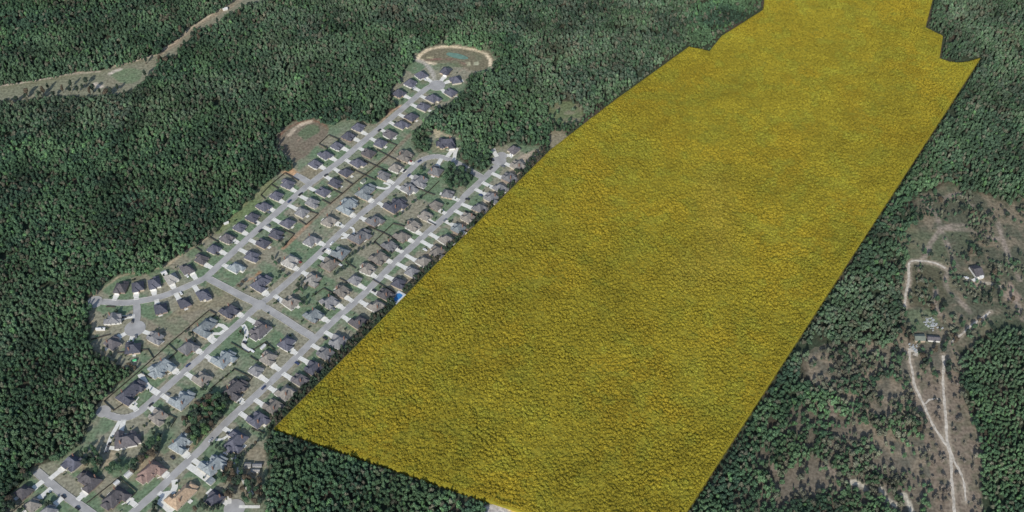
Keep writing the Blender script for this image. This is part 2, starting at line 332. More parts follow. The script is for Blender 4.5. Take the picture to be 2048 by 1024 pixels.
stroke([(1706,965),(1717,966),(1726,972),(1733,978)], 3.0, PATHW, .95); stroke([(1762,975),(1768,990),(1775,1000),(1790,1010)], 2.8, PATHW, .95)
stroke([(1807,988),(1814,1000),(1822,1020),(1828,1050)], 2.3, PATHW, .95)
m = soft(PX, PY, POCKET, X, Y, 2, 3, 60); lerp(m, (0.15, 0.18, 0.09)); lerp(m * ss(nC, .5, .7) * .6, (0.28, 0.24, 0.17))
m = soft(PX, PY, GLADE, X, Y, 2, 3, 60); lerp(m * .9, (0.28, 0.25, 0.17))
m = soft(PX, PY, QUARRY, X, Y, 1, 3, 60); lerp(m, (0.50, 0.46, 0.42))
patch([(1000,1003),(1020,1010),(1035,1024),(1060,1030),(1060,1040),(1020,1024)], (0.75, 0.55, 0.14), .9, 1)

nx, ny = len(gx), len(gy)
Z = (fbm(X, Y, 30, 77, 2) - .5) * 0.25 * (1 - soft(PX, PY, SUBDIV, X, Y, 0.1, 1))
verts = np.stack([X, Y, Z], 1)
i = np.arange(nx * ny).reshape(ny, nx)
quads = np.stack([i[:-1, :-1], i[:-1, 1:], i[1:, 1:], i[1:, :-1]], -1).reshape(-1, 4)
gm = bpy.data.meshes.new('ground')
gm.vertices.add(len(verts)); gm.vertices.foreach_set('co', verts.ravel().astype(np.float32))
gm.loops.add(quads.size); gm.loops.foreach_set('vertex_index', quads.ravel().astype(np.int32))
gm.polygons.add(len(quads)); gm.polygons.foreach_set('loop_start', np.arange(0, quads.size, 4, dtype=np.int32))
gm.polygons.foreach_set('loop_total', np.full(len(quads), 4, np.int32)); gm.update(calc_edges=True)
ca = gm.attributes.new('cover', 'FLOAT_COLOR', 'POINT')
ca.data.foreach_set('color', np.concatenate([col, np.ones((len(col), 1))], 1).ravel().astype(np.float32))
gmat = bpy.data.materials.new('ground'); gmat.use_nodes = True; n = gmat.node_tree.nodes; l = gmat.node_tree.links
b = n['Principled BSDF']; b.inputs['Roughness'].default_value = .95; b.inputs['Specular IOR Level'].default_value = .15
at = n.new('ShaderNodeAttribute'); at.attribute_name = 'cover'
ge = n.new('ShaderNodeNewGeometry')
n1 = n.new('ShaderNodeTexNoise'); n1.inputs['Scale'].default_value = .35; n1.inputs['Detail'].default_value = 8; l.new(ge.outputs['Position'], n1.inputs['Vector'])
mr = n.new('ShaderNodeMapRange'); mr.inputs[1].default_value = .3; mr.inputs[2].default_value = .7; mr.inputs[3].default_value = .62; mr.inputs[4].default_value = 1.4
l.new(n1.outputs['Fac'], mr.inputs[0])
vm = n.new('ShaderNodeVectorMath'); vm.operation = 'SCALE'; l.new(at.outputs['Color'], vm.inputs[0]); l.new(mr.outputs[0], vm.inputs['Scale'])
l.new(vm.outputs[0], b.inputs['Base Color'])
bp = n.new('ShaderNodeBump'); bp.inputs['Strength'].default_value = .5; bp.inputs['Distance'].default_value = .4
l.new(n1.outputs['Fac'], bp.inputs['Height']); l.new(bp.outputs[0], b.inputs['Normal'])
gm.materials.append(gmat)
tag(mobj('ground', gm), kind='structure')
mb = MB(); F = 16000
mb.face((-F, -F, -.6), (F, -F, -.6), (F, F, -.6), (-F, F, -.6))
tag(mb.build('terrain', mat('forest_floor', (0.045, 0.055, 0.03), var=.4, scale=.02, det=12)), kind='structure')

# ------------------------------------------------------------------ roads
M_ROAD = mat('asphalt', (0.36, 0.352, 0.335), rough=.9, var=.15, scale=.10, det=10)
M_KERB = mat('kerb_concrete', (0.42, 0.41, 0.38), rough=.9, var=.2, scale=.5)
M_DRIVE = mat('driveway_concrete', (0.70, 0.685, 0.62), rough=.9, var=.10, scale=.5, det=8)
M_DIRT = mat('sandy_track', (0.52, 0.47, 0.39), rough=1, var=.3, scale=.3, det=9)
def ribbon(mb, pts, hw, z, jag=0.0):
    n_ = len(pts); L = []
    for i in range(n_):
        a = pts[max(i - 1, 0)]; c = pts[min(i + 1, n_ - 1)]
        dx, dy = c[0] - a[0], c[1] - a[1]; q = math.hypot(dx, dy) or 1
        h1, h2 = hw + rnd.uniform(-jag, jag), hw + rnd.uniform(-jag, jag)
        L.append(((pts[i][0] - dy / q * h1, pts[i][1] + dx / q * h1, z), (pts[i][0] + dy / q * h2, pts[i][1] - dx / q * h2, z)))
    for i in range(n_ - 1): mb.face(L[i][0], L[i][1], L[i + 1][1], L[i + 1][0])
def disc(mb, c, r, z, n_=40):
    mb.face(*[(c[0] + r * math.cos(2 * math.pi * i / n_), c[1] + r * math.sin(2 * math.pi * i / n_), z) for i in range(n_)])
ROADNAME = {'western': 'street', 'spur': 'street', 'cross': 'street', 'middle': 'street', 'eastern': 'street', 'stub': 'street', 'lower left': 'street'}
bulbsW = [(W(*c), r) for c, r in BULBS]
zr = .15
for k, (pts, hw) in RS.items():
    mb = MB(); ribbon(mb, pts, hw, zr); zr += .02
    tag(mb.build('road', M_ROAD), kind='structure')
mb = MB()
for j, (c, r) in enumerate(bulbsW): disc(mb, c, r, zr + .02 * j)
tag(mb.build('road_turning_circles', M_ROAD), kind='structure')
def on_road(x, y, skip=None, pad=0.2):
    for k, (pts, hw) in RS.items():
        if k == skip: continue
        if dline(np.array([x]), np.array([y]), pts)[0] < hw + pad: return True
    for j, (c, r) in enumerate(bulbsW):
        if skip == ('b', j): continue
        if math.hypot(x - c[0], y - c[1]) < r + pad: return True
    return False
mb = MB()
def kerb_seg(a, b, nx_, ny_, w=.35):
    z0, z1 = .0, .42
    p = [a, b, (b[0] + nx_ * w, b[1] + ny_ * w), (a[0] + nx_ * w, a[1] + ny_ * w)]
    mb.face(*[(q[0], q[1], z1) for q in p])
    for i_ in range(4):
        q, s_ = p[i_], p[(i_ + 1) % 4]; mb.face((q[0], q[1], z0), (s_[0], s_[1], z0), (s_[0], s_[1], z1), (q[0], q[1], z1))
for k, (pts, hw) in RS.items():
    for sgn in (-1, 1):
        for i_ in range(len(pts) - 1):
            a, c = pts[i_], pts[i_ + 1]; dx, dy = c[0] - a[0], c[1] - a[1]; q = math.hypot(dx, dy)
            if q < .1: continue
            nx_, ny_ = -dy / q * sgn, dx / q * sgn
            A = (a[0] + nx_ * hw, a[1] + ny_ * hw); B = (c[0] + nx_ * hw, c[1] + ny_ * hw)
            if on_road((A[0] + B[0]) / 2, (A[1] + B[1]) / 2, k, 1.0): continue
            kerb_seg(A, B, nx_, ny_)
for j, (c, r) in enumerate(bulbsW):
    for i_ in range(40):
        t0, t1 = 2 * math.pi * i_ / 40, 2 * math.pi * (i_ + 1) / 40; tm = (t0 + t1) / 2
        if on_road(c[0] + r * math.cos(tm), c[1] + r * math.sin(tm), ('b', j), .5): continue
        kerb_seg((c[0] + r * math.cos(t0), c[1] + r * math.sin(t0)), (c[0] + r * math.cos(t1), c[1] + r * math.sin(t1)), math.cos(tm), math.sin(tm))
tag(mb.build('kerb', M_KERB), kind='structure')
# sandy tracks on the right
TRACKS = [([(1809.5,614),(1811,588),(1817.6,561),(1818,529),(1825,522),(1843,522),(1872,527),(1891,537)], 1.25),
 ([(1818,697),(1820,722),(1825.6,749),(1828,768),(1845,805),(1861,840),(1877,868),(1895,893)], 1.2),
 ([(1886,711),(1887,737),(1886,768),(1891,830),(1895,887),(1902,918),(1903,955),(1908,1018),(1912,1080)], 1.3),
 ([(1895,880),(1908,921),(1920,943),(1928,968),(1931,1002)], .95), ([(1902,685),(1924,668),(1950,646),(1980,624)], 1.1),
 ([(1850,808),(1858,800),(1876,798)], .9), ([(1820,700),(1832,703),(1830,712)], 2.4)]
zt = .18
for pts, hw in TRACKS:
    mb = MB(); ribbon(mb, resample(Wp(pts), 3), hw, zt, .45); zt += .02
    tag(mb.build('path', M_DIRT), kind='structure')
# pond water
def sheet(name, pts, z, m_, kind='structure'):
    mb = MB(); mb.face(*[(*W(x, y), z) for x, y in pts][::-1]); return tag(mb.build(name, m_), kind=kind)
M_POND = mat('pond_water', (0.15, 0.25, 0.19), rough=.4, var=.15, scale=.2, spec=.4)
sheet('pond_water', [(893,107),(897,105),(905,106),(914,107),(922,109),(930,112),(936,115),(936,118),(928,119),(918,118),(908,116),(899,113),(893,110)], .28, M_POND)

# ------------------------------------------------------------------ houses
ROOFC = {'d': (0.088, 0.090, 0.112), 'n': (0.105, 0.098, 0.103), 'g': (0.165, 0.165, 0.17), 'b': (0.19, 0.175, 0.155), 'p': (0.20, 0.225, 0.235), 't': (0.27, 0.26, 0.24), 'r': (0.20, 0.14, 0.12), 'o': (0.34, 0.25, 0.17)}
ROOFN = {'d': 'dark slate roofed', 'n': 'charcoal brown roofed', 'g': 'grey roofed', 'b': 'taupe roofed', 'p': 'pale grey roofed', 't': 'light grey roofed', 'r': 'reddish roofed', 'o': 'orange tan roofed'}
M_ROOF = {}
for k, c in ROOFC.items():
    for j, f in enumerate((0.85, 1.15)):
        M_ROOF[k, j] = mat('shingles', tuple(v * f for v in c), rough=.9, var=.22, scale=.55, det=8, bump=.2)
M_WALL = [mat('brick_wall', (0.27, 0.215, 0.18), var=.2, scale=2), mat('siding_wall', (0.50, 0.46, 0.38), var=.1, scale=1), mat('tan_brick', (0.42, 0.35, 0.27), var=.2, scale=2), mat('pale_siding', (0.62, 0.61, 0.57), var=.08, scale=1)]
M_WIN = mat('window_glass', (0.05, 0.06, 0.075), rough=.15, var=.2, spec=.6)
M_TRIM = mat('white_trim', (0.72, 0.71, 0.68), var=.06)
M_DOOR = mat('door_paint', (0.22, 0.08, 0.05), var=.1)
M_CHIM = mat('chimney_brick', (0.26, 0.15, 0.11), var=.2, scale=3)
SIZES = {'s': (11.6, 11.4, 6.2, 1.6), 'm': (14.5, 11.8, 6.8, 2.8), 'l': (19.0, 13.0, 7.8, 4.2), 'xl': (26.0, 13.5, 8.8, 4.0)}   # width, depth, wing width, wing length
WH = 2.7
def hip(mb, x0, x1, y0, y1, z, pitch, e=.45, hipf=1.0, ridge_axis='x', drop=0.0):
    x0 -= e; x1 += e; y0 -= e; y1 += e; z = z - drop
    t = .18
    if ridge_axis == 'x':
        h = (y1 - y0) / 2 * pitch; ins = min((y1 - y0) / 2 * hipf, (x1 - x0) / 2 - .2); ym = (y0 + y1) / 2
        A, B = (x0 + ins, ym, z + h), (x1 - ins, ym, z + h)
    else:
        h = (x1 - x0) / 2 * pitch; ins = min((x1 - x0) / 2 * hipf, (y1 - y0) / 2 - .2); xm = (x0 + x1) / 2
        A, B = (xm, y0 + ins, z + h), (xm, y1 - ins, z + h)
    c = [(x0, y0, z), (x1, y0, z), (x1, y1, z), (x0, y1, z)]
    if ridge_axis == 'x':
        mb.face(c[0], c[1], B, A); mb.face(c[2], c[3], A, B); mb.face(c[1], c[2], B); mb.face(c[3], c[0], A)
    else:
        mb.face(c[1], c[2], B, A); mb.face(c[3], c[0], A, B); mb.face(c[0], c[1], A); mb.face(c[2], c[3], B)
    for i_ in range(4):
        a, d = c[i_], c[(i_ + 1) % 4]
        mb.face((a[0], a[1], z - t), (d[0], d[1], z - t), d, a)
    mb.face(*[(q[0], q[1], z - t) for q in c][::-1])
    return h
HPROTO = {}
def house_meshes(var, size, rc, mir, wi):
    key = (var, size, rc, mir, wi)
    if key in HPROTO: return HPROTO[key]
    w, d, ww, wl = SIZES[size]; s = -1 if mir else 1; pitch = .95 if size == 's' else .92
    def rng_(a, b_): return (a, b_) if s == 1 else (-b_, -a)
    wall, roof = MB(), MB()
    wall.box(-w / 2, w / 2, -d / 2, d / 2, 0, WH, 'ud')
    h = hip(roof, -w / 2, w / 2, -d / 2, d / 2, WH, pitch, hipf=1.0 if var != 2 else .55)
    parts = [] ; wins = []; garage = []; dr = []
    # front wing (garage), front is +y
    a, b_ = rng_(w / 2 - ww - .3, w / 2 - .3)
    wall.box(a, b_, d / 2, d / 2 + wl, 0, WH, 'udf')
    hip(roof, a, b_, 0, d / 2 + wl, WH, pitch * .96, hipf=(.95 if var in (0, 3) else .06), ridge_axis='y', drop=.03)
    g = MB(); g.box(a + .9, b_ - .9, d / 2 + wl + .003, d / 2 + wl + .06, .05, 2.25); garage.append(g)
    if var in (1, 2):        # second front gable
        a2, b2 = rng_(-w / 2 + .6, -w / 2 + .6 + ww * .72)
        wall.box(a2, b2, d / 2, d / 2 + 1.8, 0, WH, 'udf')
        hip(roof, a2, b2, 0, d / 2 + 1.8, WH, pitch * .93, hipf=.06, ridge_axis='y', drop=.05)
        g = MB(); m_ = (a2 + b2) / 2; g.box(m_ - .9, m_ + .9, d / 2 + 1.803, d / 2 + 1.86, .9, 2.1); wins.append(g)
    if var in (2, 3):        # rear wing
        a3, b3 = rng_(-w / 2 + .5, -w / 2 + .5 + ww * .9)
        wall.box(a3, b3, -d / 2 - 3.2, -d / 2, 0, WH, 'udb')
        hip(roof, a3, b3, -d / 2 - 3.2, 0, WH, pitch * .95, hipf=.9, ridge_axis='y', drop=.07)
    if size in ('l', 'xl'):  # dormers / raised gables on the front slope
        for fx in (-.12, .12):
            x_ = fx * w * s
            hip(roof, x_ - 1.3, x_ + 1.3, d * .08, d / 2 - .6, WH + 1.7, .8, e=.15, hipf=.05, ridge_axis='y')
        a4, b4 = rng_(-w / 2 - 3.5, -w / 2 - .01)
        wall.box(a4, b4, -d / 2 + 2, d / 2 - 2, 0, WH, 'udr' if s == 1 else 'udl')
        hip(roof, -w / 2 - 3.5 if s == 1 else w / 2 - 3, w / 2 + 3.5 if s == -1 else -w / 2 + 3, -d / 2 + 2, d / 2 - 2, WH, pitch * .92, hipf=.7, drop=.09)
    x_ = -.08 * w * s
    g = MB(); g.box(x_ - .5, x_ + .5, d / 2 + .003, d / 2 + .05, .1, 2.2); dr.append(g)
    for f in (-.3, 0.02):
        x_ = f * w; g = MB(); g.box(x_ - .75, x_ + .75, -d / 2 - (3.25 if False else .05), -d / 2 - .003, .9, 2.1); wins.append(g)
    for yy in (-.2, .22):
        g = MB(); g.box(w / 2 + .003, w / 2 + .05, yy * d - .6, yy * d + .6, .9, 2.1)
        if not (size in ('l', 'xl') and s == -1): wins.append(g)
    P_ = [('wall', wall.mesh('wall', M_WALL[wi])), ('roof', roof.mesh('roof', M_ROOF[rc, wi % 2]))]
    P_ += [('window', q.mesh('window', M_WIN)) for q in wins] + [('garage_door', q.mesh('garage_door', M_TRIM)) for q in garage] + [('door', q.mesh('door', M_DOOR)) for q in dr]
    if size != 's' or var == 2:
        ch = MB(); cx = w * .22 * s; ch.box(cx - .5, cx + .5, -d * .3 - .4, -d * .3 + .4, WH + .8, WH + h * .95 + .9); ch.box(cx - .58, cx + .58, -d * .3 - .48, -d * .3 + .48, WH + h * .95 + .9, WH + h * .95 + 1.05)
        P_.append(('chimney', ch.mesh('chimney', M_CHIM)))
    HPROTO[key] = P_; return P_
def nearest_on(pts, x, y):
    best = None
    for i_ in range(len(pts) - 1):
        x1, y1 = pts[i_]; x2, y2 = pts[i_ + 1]; vx, vy = x2 - x1, y2 - y1; L = vx * vx + vy * vy + 1e-9
        t = max(0, min(1, ((x - x1) * vx + (y - y1) * vy) / L)); qx, qy = x1 + t * vx, y1 + t * vy
        D = math.hypot(x - qx, y - qy)
        if best is None or D < best[0]: best = (D, qx, qy, vx / math.sqrt(L), vy / math.sqrt(L))
    return best
M_PATIO = M_DRIVE
drive = MB(); zd = [.10]
def slab(pts, z=None):
    zd[0] += .0007
    drive.face(*[(p[0], p[1], (z or zd[0])) for p in pts])
def strip(a, c, w0, w1=None):
    w1 = w1 or w0; dx, dy = c[0] - a[0], c[1] - a[1]; q = math.hypot(dx, dy) or 1; nx_, ny_ = -dy / q, dx / q
    slab([(a[0] + nx_ * w0 / 2, a[1] + ny_ * w0 / 2), (a[0] - nx_ * w0 / 2, a[1] - ny_ * w0 / 2), (c[0] - nx_ * w1 / 2, c[1] - ny_ * w1 / 2), (c[0] + nx_ * w1 / 2, c[1] + ny_ * w1 / 2)])
HOUSES = []     # (x, y, ref text, photo x, photo y)
REF = {'out_w': 'outer side of the western street', 'in_w': 'inner side of the western street', 'spur': 'at the southwestern cul-de-sac', 'out_m': 'outer side of the middle street', 'in_m': 'inner side of the middle street', 'out_e': 'left side of the eastern street', 'in_e': 'right side of the eastern street', 'low': 'beside the lower left street'}
AZ = {('out_m', 0): 0.15, ('spur', 0): None, ('in_w', 0): None}
for rk, (phrase, rd, hs) in ROWS.items():
    for i_, (px, py, size, rc) in enumerate(hs):
        x, y = W(px, py, 3.6)
        D, qx, qy, tx, ty = nearest_on(RS[rd][0], x, y)
        fx, fy = (qx - x) / D, (qy - y) / D
        if rk == 'out_m' and i_ == 0: fx, fy = .1, -.995
        if rk in ('out_w', 'in_w', 'out_e', 'in_e', 'in_m', 'out_m', 'low') and not (rk == 'out_m' and i_ == 0) and not (rk == 'in_w' and i_ < 3):
            nx_, ny_ = -ty, tx
            if nx_ * fx + ny_ * fy < 0: nx_, ny_ = -nx_, -ny_
            if nx_ * fx + ny_ * fy > .5: fx, fy = nx_, ny_
        ang = math.atan2(fy, fx) - math.pi / 2 + rnd.uniform(-.04, .04)
        var = rnd.choice((0, 0, 1, 3)) if size == 's' and rk in ('out_w', 'in_w') else rnd.choice((0, 1, 2, 3, 2))
        wi = rnd.choice((0, 1, 2, 3, 1)); mir = rnd.random() < .5
        w, d, ww, wl = SIZES[size]
        h = empty('house', (x - fx * wl * .35, y - fy * wl * .35, .02), ang, rnd.uniform(.94, 1.04))
        tag(h, f"{ROOFN[rc]} house, {ORD[i_]} {phrase}", 'house', 'houses along the estate streets')
        for nm, me in house_meshes(var, size, rc, mir, wi): mobj(nm, me, h)
        HOUSES.append((x, y, f"{ORD[i_]} house, {REF[rk]}", px, py))
        # driveway from garage to road
        s = -1 if mir else 1; off = (w / 2 - ww / 2 - .3) * s
        # local +x in world
        lx, ly = math.cos(ang), math.sin(ang)
        gx_, gy_ = x + lx * off + fx * (d / 2 + wl * .6), y + ly * off + fy * (d / 2 + wl * .6)
        D2, rx, ry, _, _ = nearest_on(RS[rd][0], gx_, gy_)
        hw_ = RS[rd][1]
        for (c, r) in bulbsW:
            dd = math.hypot(gx_ - c[0], gy_ - c[1])
            if dd - r < D2 - hw_: D2 = dd; rx, ry = c; hw_ = r
        if D2 > hw_ + .5:
            ex, ey = gx_ + (rx - gx_) * (D2 - hw_ + 1.2) / D2, gy_ + (ry - gy_) * (D2 - hw_ + 1.2) / D2
            strip((gx_, gy_), (ex, ey), 4.9, 4.9)
            # widened apron in front of the garage
            ax, ay = gx_ - fx * .5, gy_ - fy * .5
            strip((ax, ay), (ax + fx * 4.5, ay + fy * 4.5), ww * .95)
            # front walk
            px_, py_ = x - lx * w * .08 * s + fx * d / 2, y - ly * w * .08 * s + fy * d / 2
            strip((px_ + fx * 1.2, py_ + fy * 1.2), (gx_ + fx * 1.5, gy_ + fy * 1.5), 1.1)
        # patio behind
        if rnd.random() < .75:
            bx, by = x - fx * (d / 2 + 3.2) + lx * w * rnd.uniform(-.25, .25), y - fy * (d / 2 + 3.2) + ly * w * 0
            strip((bx, by), (bx + fx * 3.4, by + fy * 3.4), rnd.uniform(3, 4.5))
# special driveways
def dcurve(pts, w):
    global drive
    pts = resample(Wp(pts), 3); zd[0] += .0007
    ribbon(drive, pts, w / 2, zd[0])
dcurve([(449,661),(440,668),(426,668),(420,674),(420,681),(428,687)], 3.6); dcurve([(455,660),(445,652),(436,650),(430,655)], 4.5)
dcurve([(486,650),(492,660),(493,674),(487,688),(492,697),(502,702)], 4.2)
dcurve([(240,842),(232,857),(222,875),(216,893),(212,905)], 3.6); dcurve([(214,895),(228,897),(240,899)], 4.0)
dcurve([(682,477),(700,474),(708,466),(706,457),(700,455)], 2.6)
dcurve([(431,880),(445,879),(455,873),(458,862),(453,858)], 2.6)
dcurve([(281,748),(288,762),(296,774),(318,788)], 6.0)
dcurve([(767,366),(780,371),(770,378),(735,370)], 3.0)
dcurve([(459,1008),(459,996),(454,984),(447,980)], 3.5)
dcurve([(478,1014),(500,1014),(520,1014)], 3.0)
dcurve([(986,298),(989,306),(994,314)], 5.0)
dcurve([(377,932),(396,945),(418,961)], 6.2)
dcurve([(317,1000),(330,1010),(345,1024)], 7.0); dcurve([(349,960),(350,975),(345,985),(322,990)], 5.5)
dcurve([(505,990),(492,972),(485,955),(477,945),(478,935)], 3.5)
dcurve([(1945,562),(1958,556)], 4.0)
dcurve([(908,322),(910,308),(914,296)], 4.2)
tag(drive.build('driveway_pavement', M_DRIVE), kind='structure')

def near_house(x, y):
    return min(HOUSES, key=lambda h: math.hypot(h[0] - x, h[1] - y))[2]
DUPES = []
USED = {}
def uniq(label):
    """several alike beside one house: say which by counting from the house outwards"""
    k = USED.get(label, 0); USED[label] = k + 1
    return label if k == 0 else f"{['', 'another', 'third', 'fourth', 'fifth', 'sixth', 'seventh', 'eighth'][min(k, 7)]} {label}"

# outbuildings
def outbuilding(px, py, w, d, hgt, ang, rc, label, name='shed', cat='shed', wall=3):
    x, y = W(px, py, 2); e = empty(name, (x, y, .02), ang)
    tag(e, label, cat)
    a = MB(); a.box(-w / 2, w / 2, -d / 2, d / 2, 0, hgt, 'ud'); a.build('wall', M_WALL[wall], e)
    r_ = MB(); hip(r_, -w / 2, w / 2, -d / 2, d / 2, hgt, .5, .3, .03); r_.build('roof', rc, e)
    g = MB(); g.box(-.6, .6, d / 2 + .003, d / 2 + .05, .05, 1.95); g.build('door', M_DOOR, e)
    return e
M_WHITE = mat('white_metal_roof', (0.58, 0.58, 0.56), var=.08, rough=.6)
M_GREENISH = mat('green_metal_roof', (0.17, 0.19, 0.155), var=.15, rough=.6)
SA = math.atan2(sv[1], sv[0])
outbuilding(1953, 543, 9, 15, 3, .25, M_ROOF['n', 0], 'isolated dark roofed house in the right-hand clearing', 'house', 'house')
outbuilding(1839, 676, 10, 8, 2.8, 0, M_GREENISH, 'dull green roofed cabin at the end of the sandy track', 'cabin', 'cabin', 2)
outbuilding(1867, 677, 12, 6, 2.6, -.1, M_ROOF['n', 1], 'low dark roofed shed right of the green roofed cabin')
outbuilding(1962, 553, 4, 4, 2.4, .3, M_WHITE, 'small white roofed shed at the corner of the isolated clearing house')
outbuilding(233, 965, 4.5, 3.5, 2.2, SA, M_WHITE, 'white shed in the fenced back corner of a lower left yard')
outbuilding(257, 948, 7, 4.5, 2.6, SA, M_WHITE, 'large white shed among the back yard trees')
outbuilding(495.5, 930, 6, 5, 2.5, 0, M_ROOF['t', 0], 'pinkish grey shed, left of the three at the wood edge')
outbuilding(514.6, 930, 8, 3.5, 2.4, 0, M_ROOF['g', 1], 'long grey shed, upper right of the three at the wood edge')
outbuilding(511, 941, 7.5, 3, 2.4, 0, M_ROOF['t', 1], 'pale shed, lower right of the three at the wood edge')
outbuilding(421, 962, 6, 6, 2.5, SA, M_ROOF['p', 1], 'small pale roofed garage at the end of a wide straight drive')
outbuilding(201, 657, 9, 3, 2.2, .02, M_WHITE, 'long narrow white shed left of the southwestern cul-de-sac')
outbuilding(450, 17, 6, 4, 2.5, .4, M_WHITE, 'little white shelter beside the golf cart path')
outbuilding(452, 343 + 102, 5, 2.4, 2, .55, M_WHITE, 'white trailer shed on the grass behind the western street')
outbuilding(726, 362, 5.5, 4, 2.4, SA, M_GREENISH, 'small green shed behind the pale house on the middle street')
outbuilding(269, 720, 3.2, 2.6, 2, .2, mat('green_plastic', (0.10, 0.42, 0.18), var=.1), 'bright green playhouse in the yard below the southwestern cul-de-sac', 'playhouse', 'playhouse')
outbuilding(526, 693, 6, 2.6, 2.2, SA, M_WHITE, 'white camper stored beside the fence below the crossroads', 'camper_shelter', 'shelter')
outbuilding(328, 546, 5, 6, 2.2, .6, M_WHITE, 'white shed behind the houses where the western street bends')

# pool
x, y = W(795, 595); e = empty('swimming_pool', (x, y, .1), SA)
tag(e, 'bright blue back yard swimming pool with pale deck beside the parcel edge', 'pool')
mb = MB(); mb.box(-8, 8, -4.8, 4.8, 0, .15); mb.build('deck', mat('pool_deck', (.62, .65, .66), var=.1), e)
mb = MB(); mb.face(*[(5.8 * math.copysign(abs(math.cos(t)) ** .6, math.cos(t)), 3.1 * math.copysign(abs(math.sin(t)) ** .6, math.sin(t)) * (1 + .18 * math.cos(t)), .17) for t in [2 * math.pi * i / 28 for i in range(28)]])
mb.build('water', mat('pool_water', (0.05, 0.22, 0.50), rough=.1, var=.15, spec=.5), e)

# scrap heaps near the cabins
M_SCRAP = mat('scrap', (0.40, 0.42, 0.41), var=.3, scale=1.5)
for px, py, nn, sp, lab in ((1861, 648, 34, 7, 'scattered pale scrap heap on the grass above the green roofed cabin'), (1828, 697, 16, 4, 'small pale scrap heap below the green roofed cabin'), (469, 919, 9, 3, 'small pale junk heap at the wood edge left of the sheds')):
    x, y = W(px, py); mb = MB()
    for k in range(nn):
        a, c = rnd.gauss(0, sp * .55), rnd.gauss(0, sp * .75); s = rnd.uniform(.5, 1.5)
        mb.box(a - s, a + s, c - s * .6, c + s * .6, 0, rnd.uniform(.3, 1.2))
    o = mb.build('scrap_heap', M_SCRAP); o.location = (x, y, .1); o.rotation_euler[2] = .6; tag(o, lab, 'scrap heap')

# ------------------------------------------------------------------ fences
M_FENCE = mat('shade_darkened_fence', (0.060, 0.054, 0.048), var=.3, scale=1.2)  # board colour darkened to take in the shadow along the fences
FENCES = [[(656,298),(638,289),(657.5,271),(678,280)],[(774,284),(794,291.5),(776,312.7),(753,300)],[(776,312.7),(801.6,325)],[(776,312.7),(752,333),(728,321.6)],[(752,333),(775,343)],[(752,333),(729,351),(703,338)],[(729,351),(751,361),(755,358)],[(729,351),(705.7,370),(688,359.7)],[(705.7,370),(684,389),(665,380)],[(684,389),(660,409),(643.5,400)],
 [(597.8,362),(569.8,347),(542,370),(557,378.7)],[(542,370),(521.6,391.4),(530.5,399)],[(403.5,504),(389.5,495),(415,473.6),(437.7,486)],[(566,459.7),(588.8,470),(566,495)],[(616,423),(636.5,429),(612,450.8),(597,440.6)],[(738,454.6),(767,467),(748,485),(768,500)],[(767,467),(786,448),(800,451),(815,457)],[(767,467),(794,481)],[(832,375),(855,386),(877.7,363.5)],[(834.6,400),(855,386),(870,391)],
 [(623.5,594),(647.6,577.4),(668,589)],[(635,531.7),(659,544.4)],[(679,558),(694.6,566)],[(360,671),(418.4,621.6),(432.4,629),(421,638)],[(461.6,686),(497,706.6),(531.4,685),(550,701.6)],[(499.6,714),(517,724)],[(421,778.7),(469,739.4),(504.7,757),(493,768.6)],[(360,671),(341.5,686),(318,708),(279,743),(208,804),(227,822),(246,809)],[(280.6,745.7),(302,758),(308.5,754.6)],[(337.7,690),(354,705),(337.7,719)],[(236,706.6),(296,700),(307,718)],[(183,680),(221,670)],[(212,614),(231,615)],
 [(174,1007),(238.7,956),(273.6,984),(262,997)],[(199,993),(208,1000)],[(28,1022),(48,1006)],[(502,858),(530,867)],[(335,829),(353,838),(341.5,856)],[(929,423),(961,435.5)],[(996,389),(1012,396.5)],[(971.7,406.6),(987,413)],[(903,470),(925,480)],[(745,560),(790,586)],[(760,596),(775,604)],[(850,440),(872,452)],[(690,525),(712,538)]]
for fp in FENCES:
    wp = Wp(fp); cx, cy = wp[len(wp) // 2]
    e = empty('fence', (cx, cy, 0))
    D = math.hypot(*(np.array(wp[0]) - np.array(wp[-1])))
    DUPES.append((e, f"dark board fence behind the {near_house(cx, cy)}", cx)); tag(e, (f"dark board fence behind the {near_house(cx, cy)}"), 'fence', 'yard fences of the estate')
    for (a, c) in zip(wp[:-1], wp[1:]):
        L = math.dist(a, c); th = math.atan2(c[1] - a[1], c[0] - a[0]); k = max(1, round(L / 2.4)); mb = MB()
        for j in range(k):
            x0, x1 = L * j / k, L * (j + 1) / k; jit = rnd.uniform(-.05, .05)
            mb.box(x0 + .07, x1 - .07, -.03, .03, .08, 1.8 + jit)
            mb.box(x0 - .06, x0 + .06, -.08, .08, 0, 1.95)
        o = mb.build('panel', M_FENCE, e); o.location = (a[0] - cx, a[1] - cy, 0); o.rotation_euler[2] = th

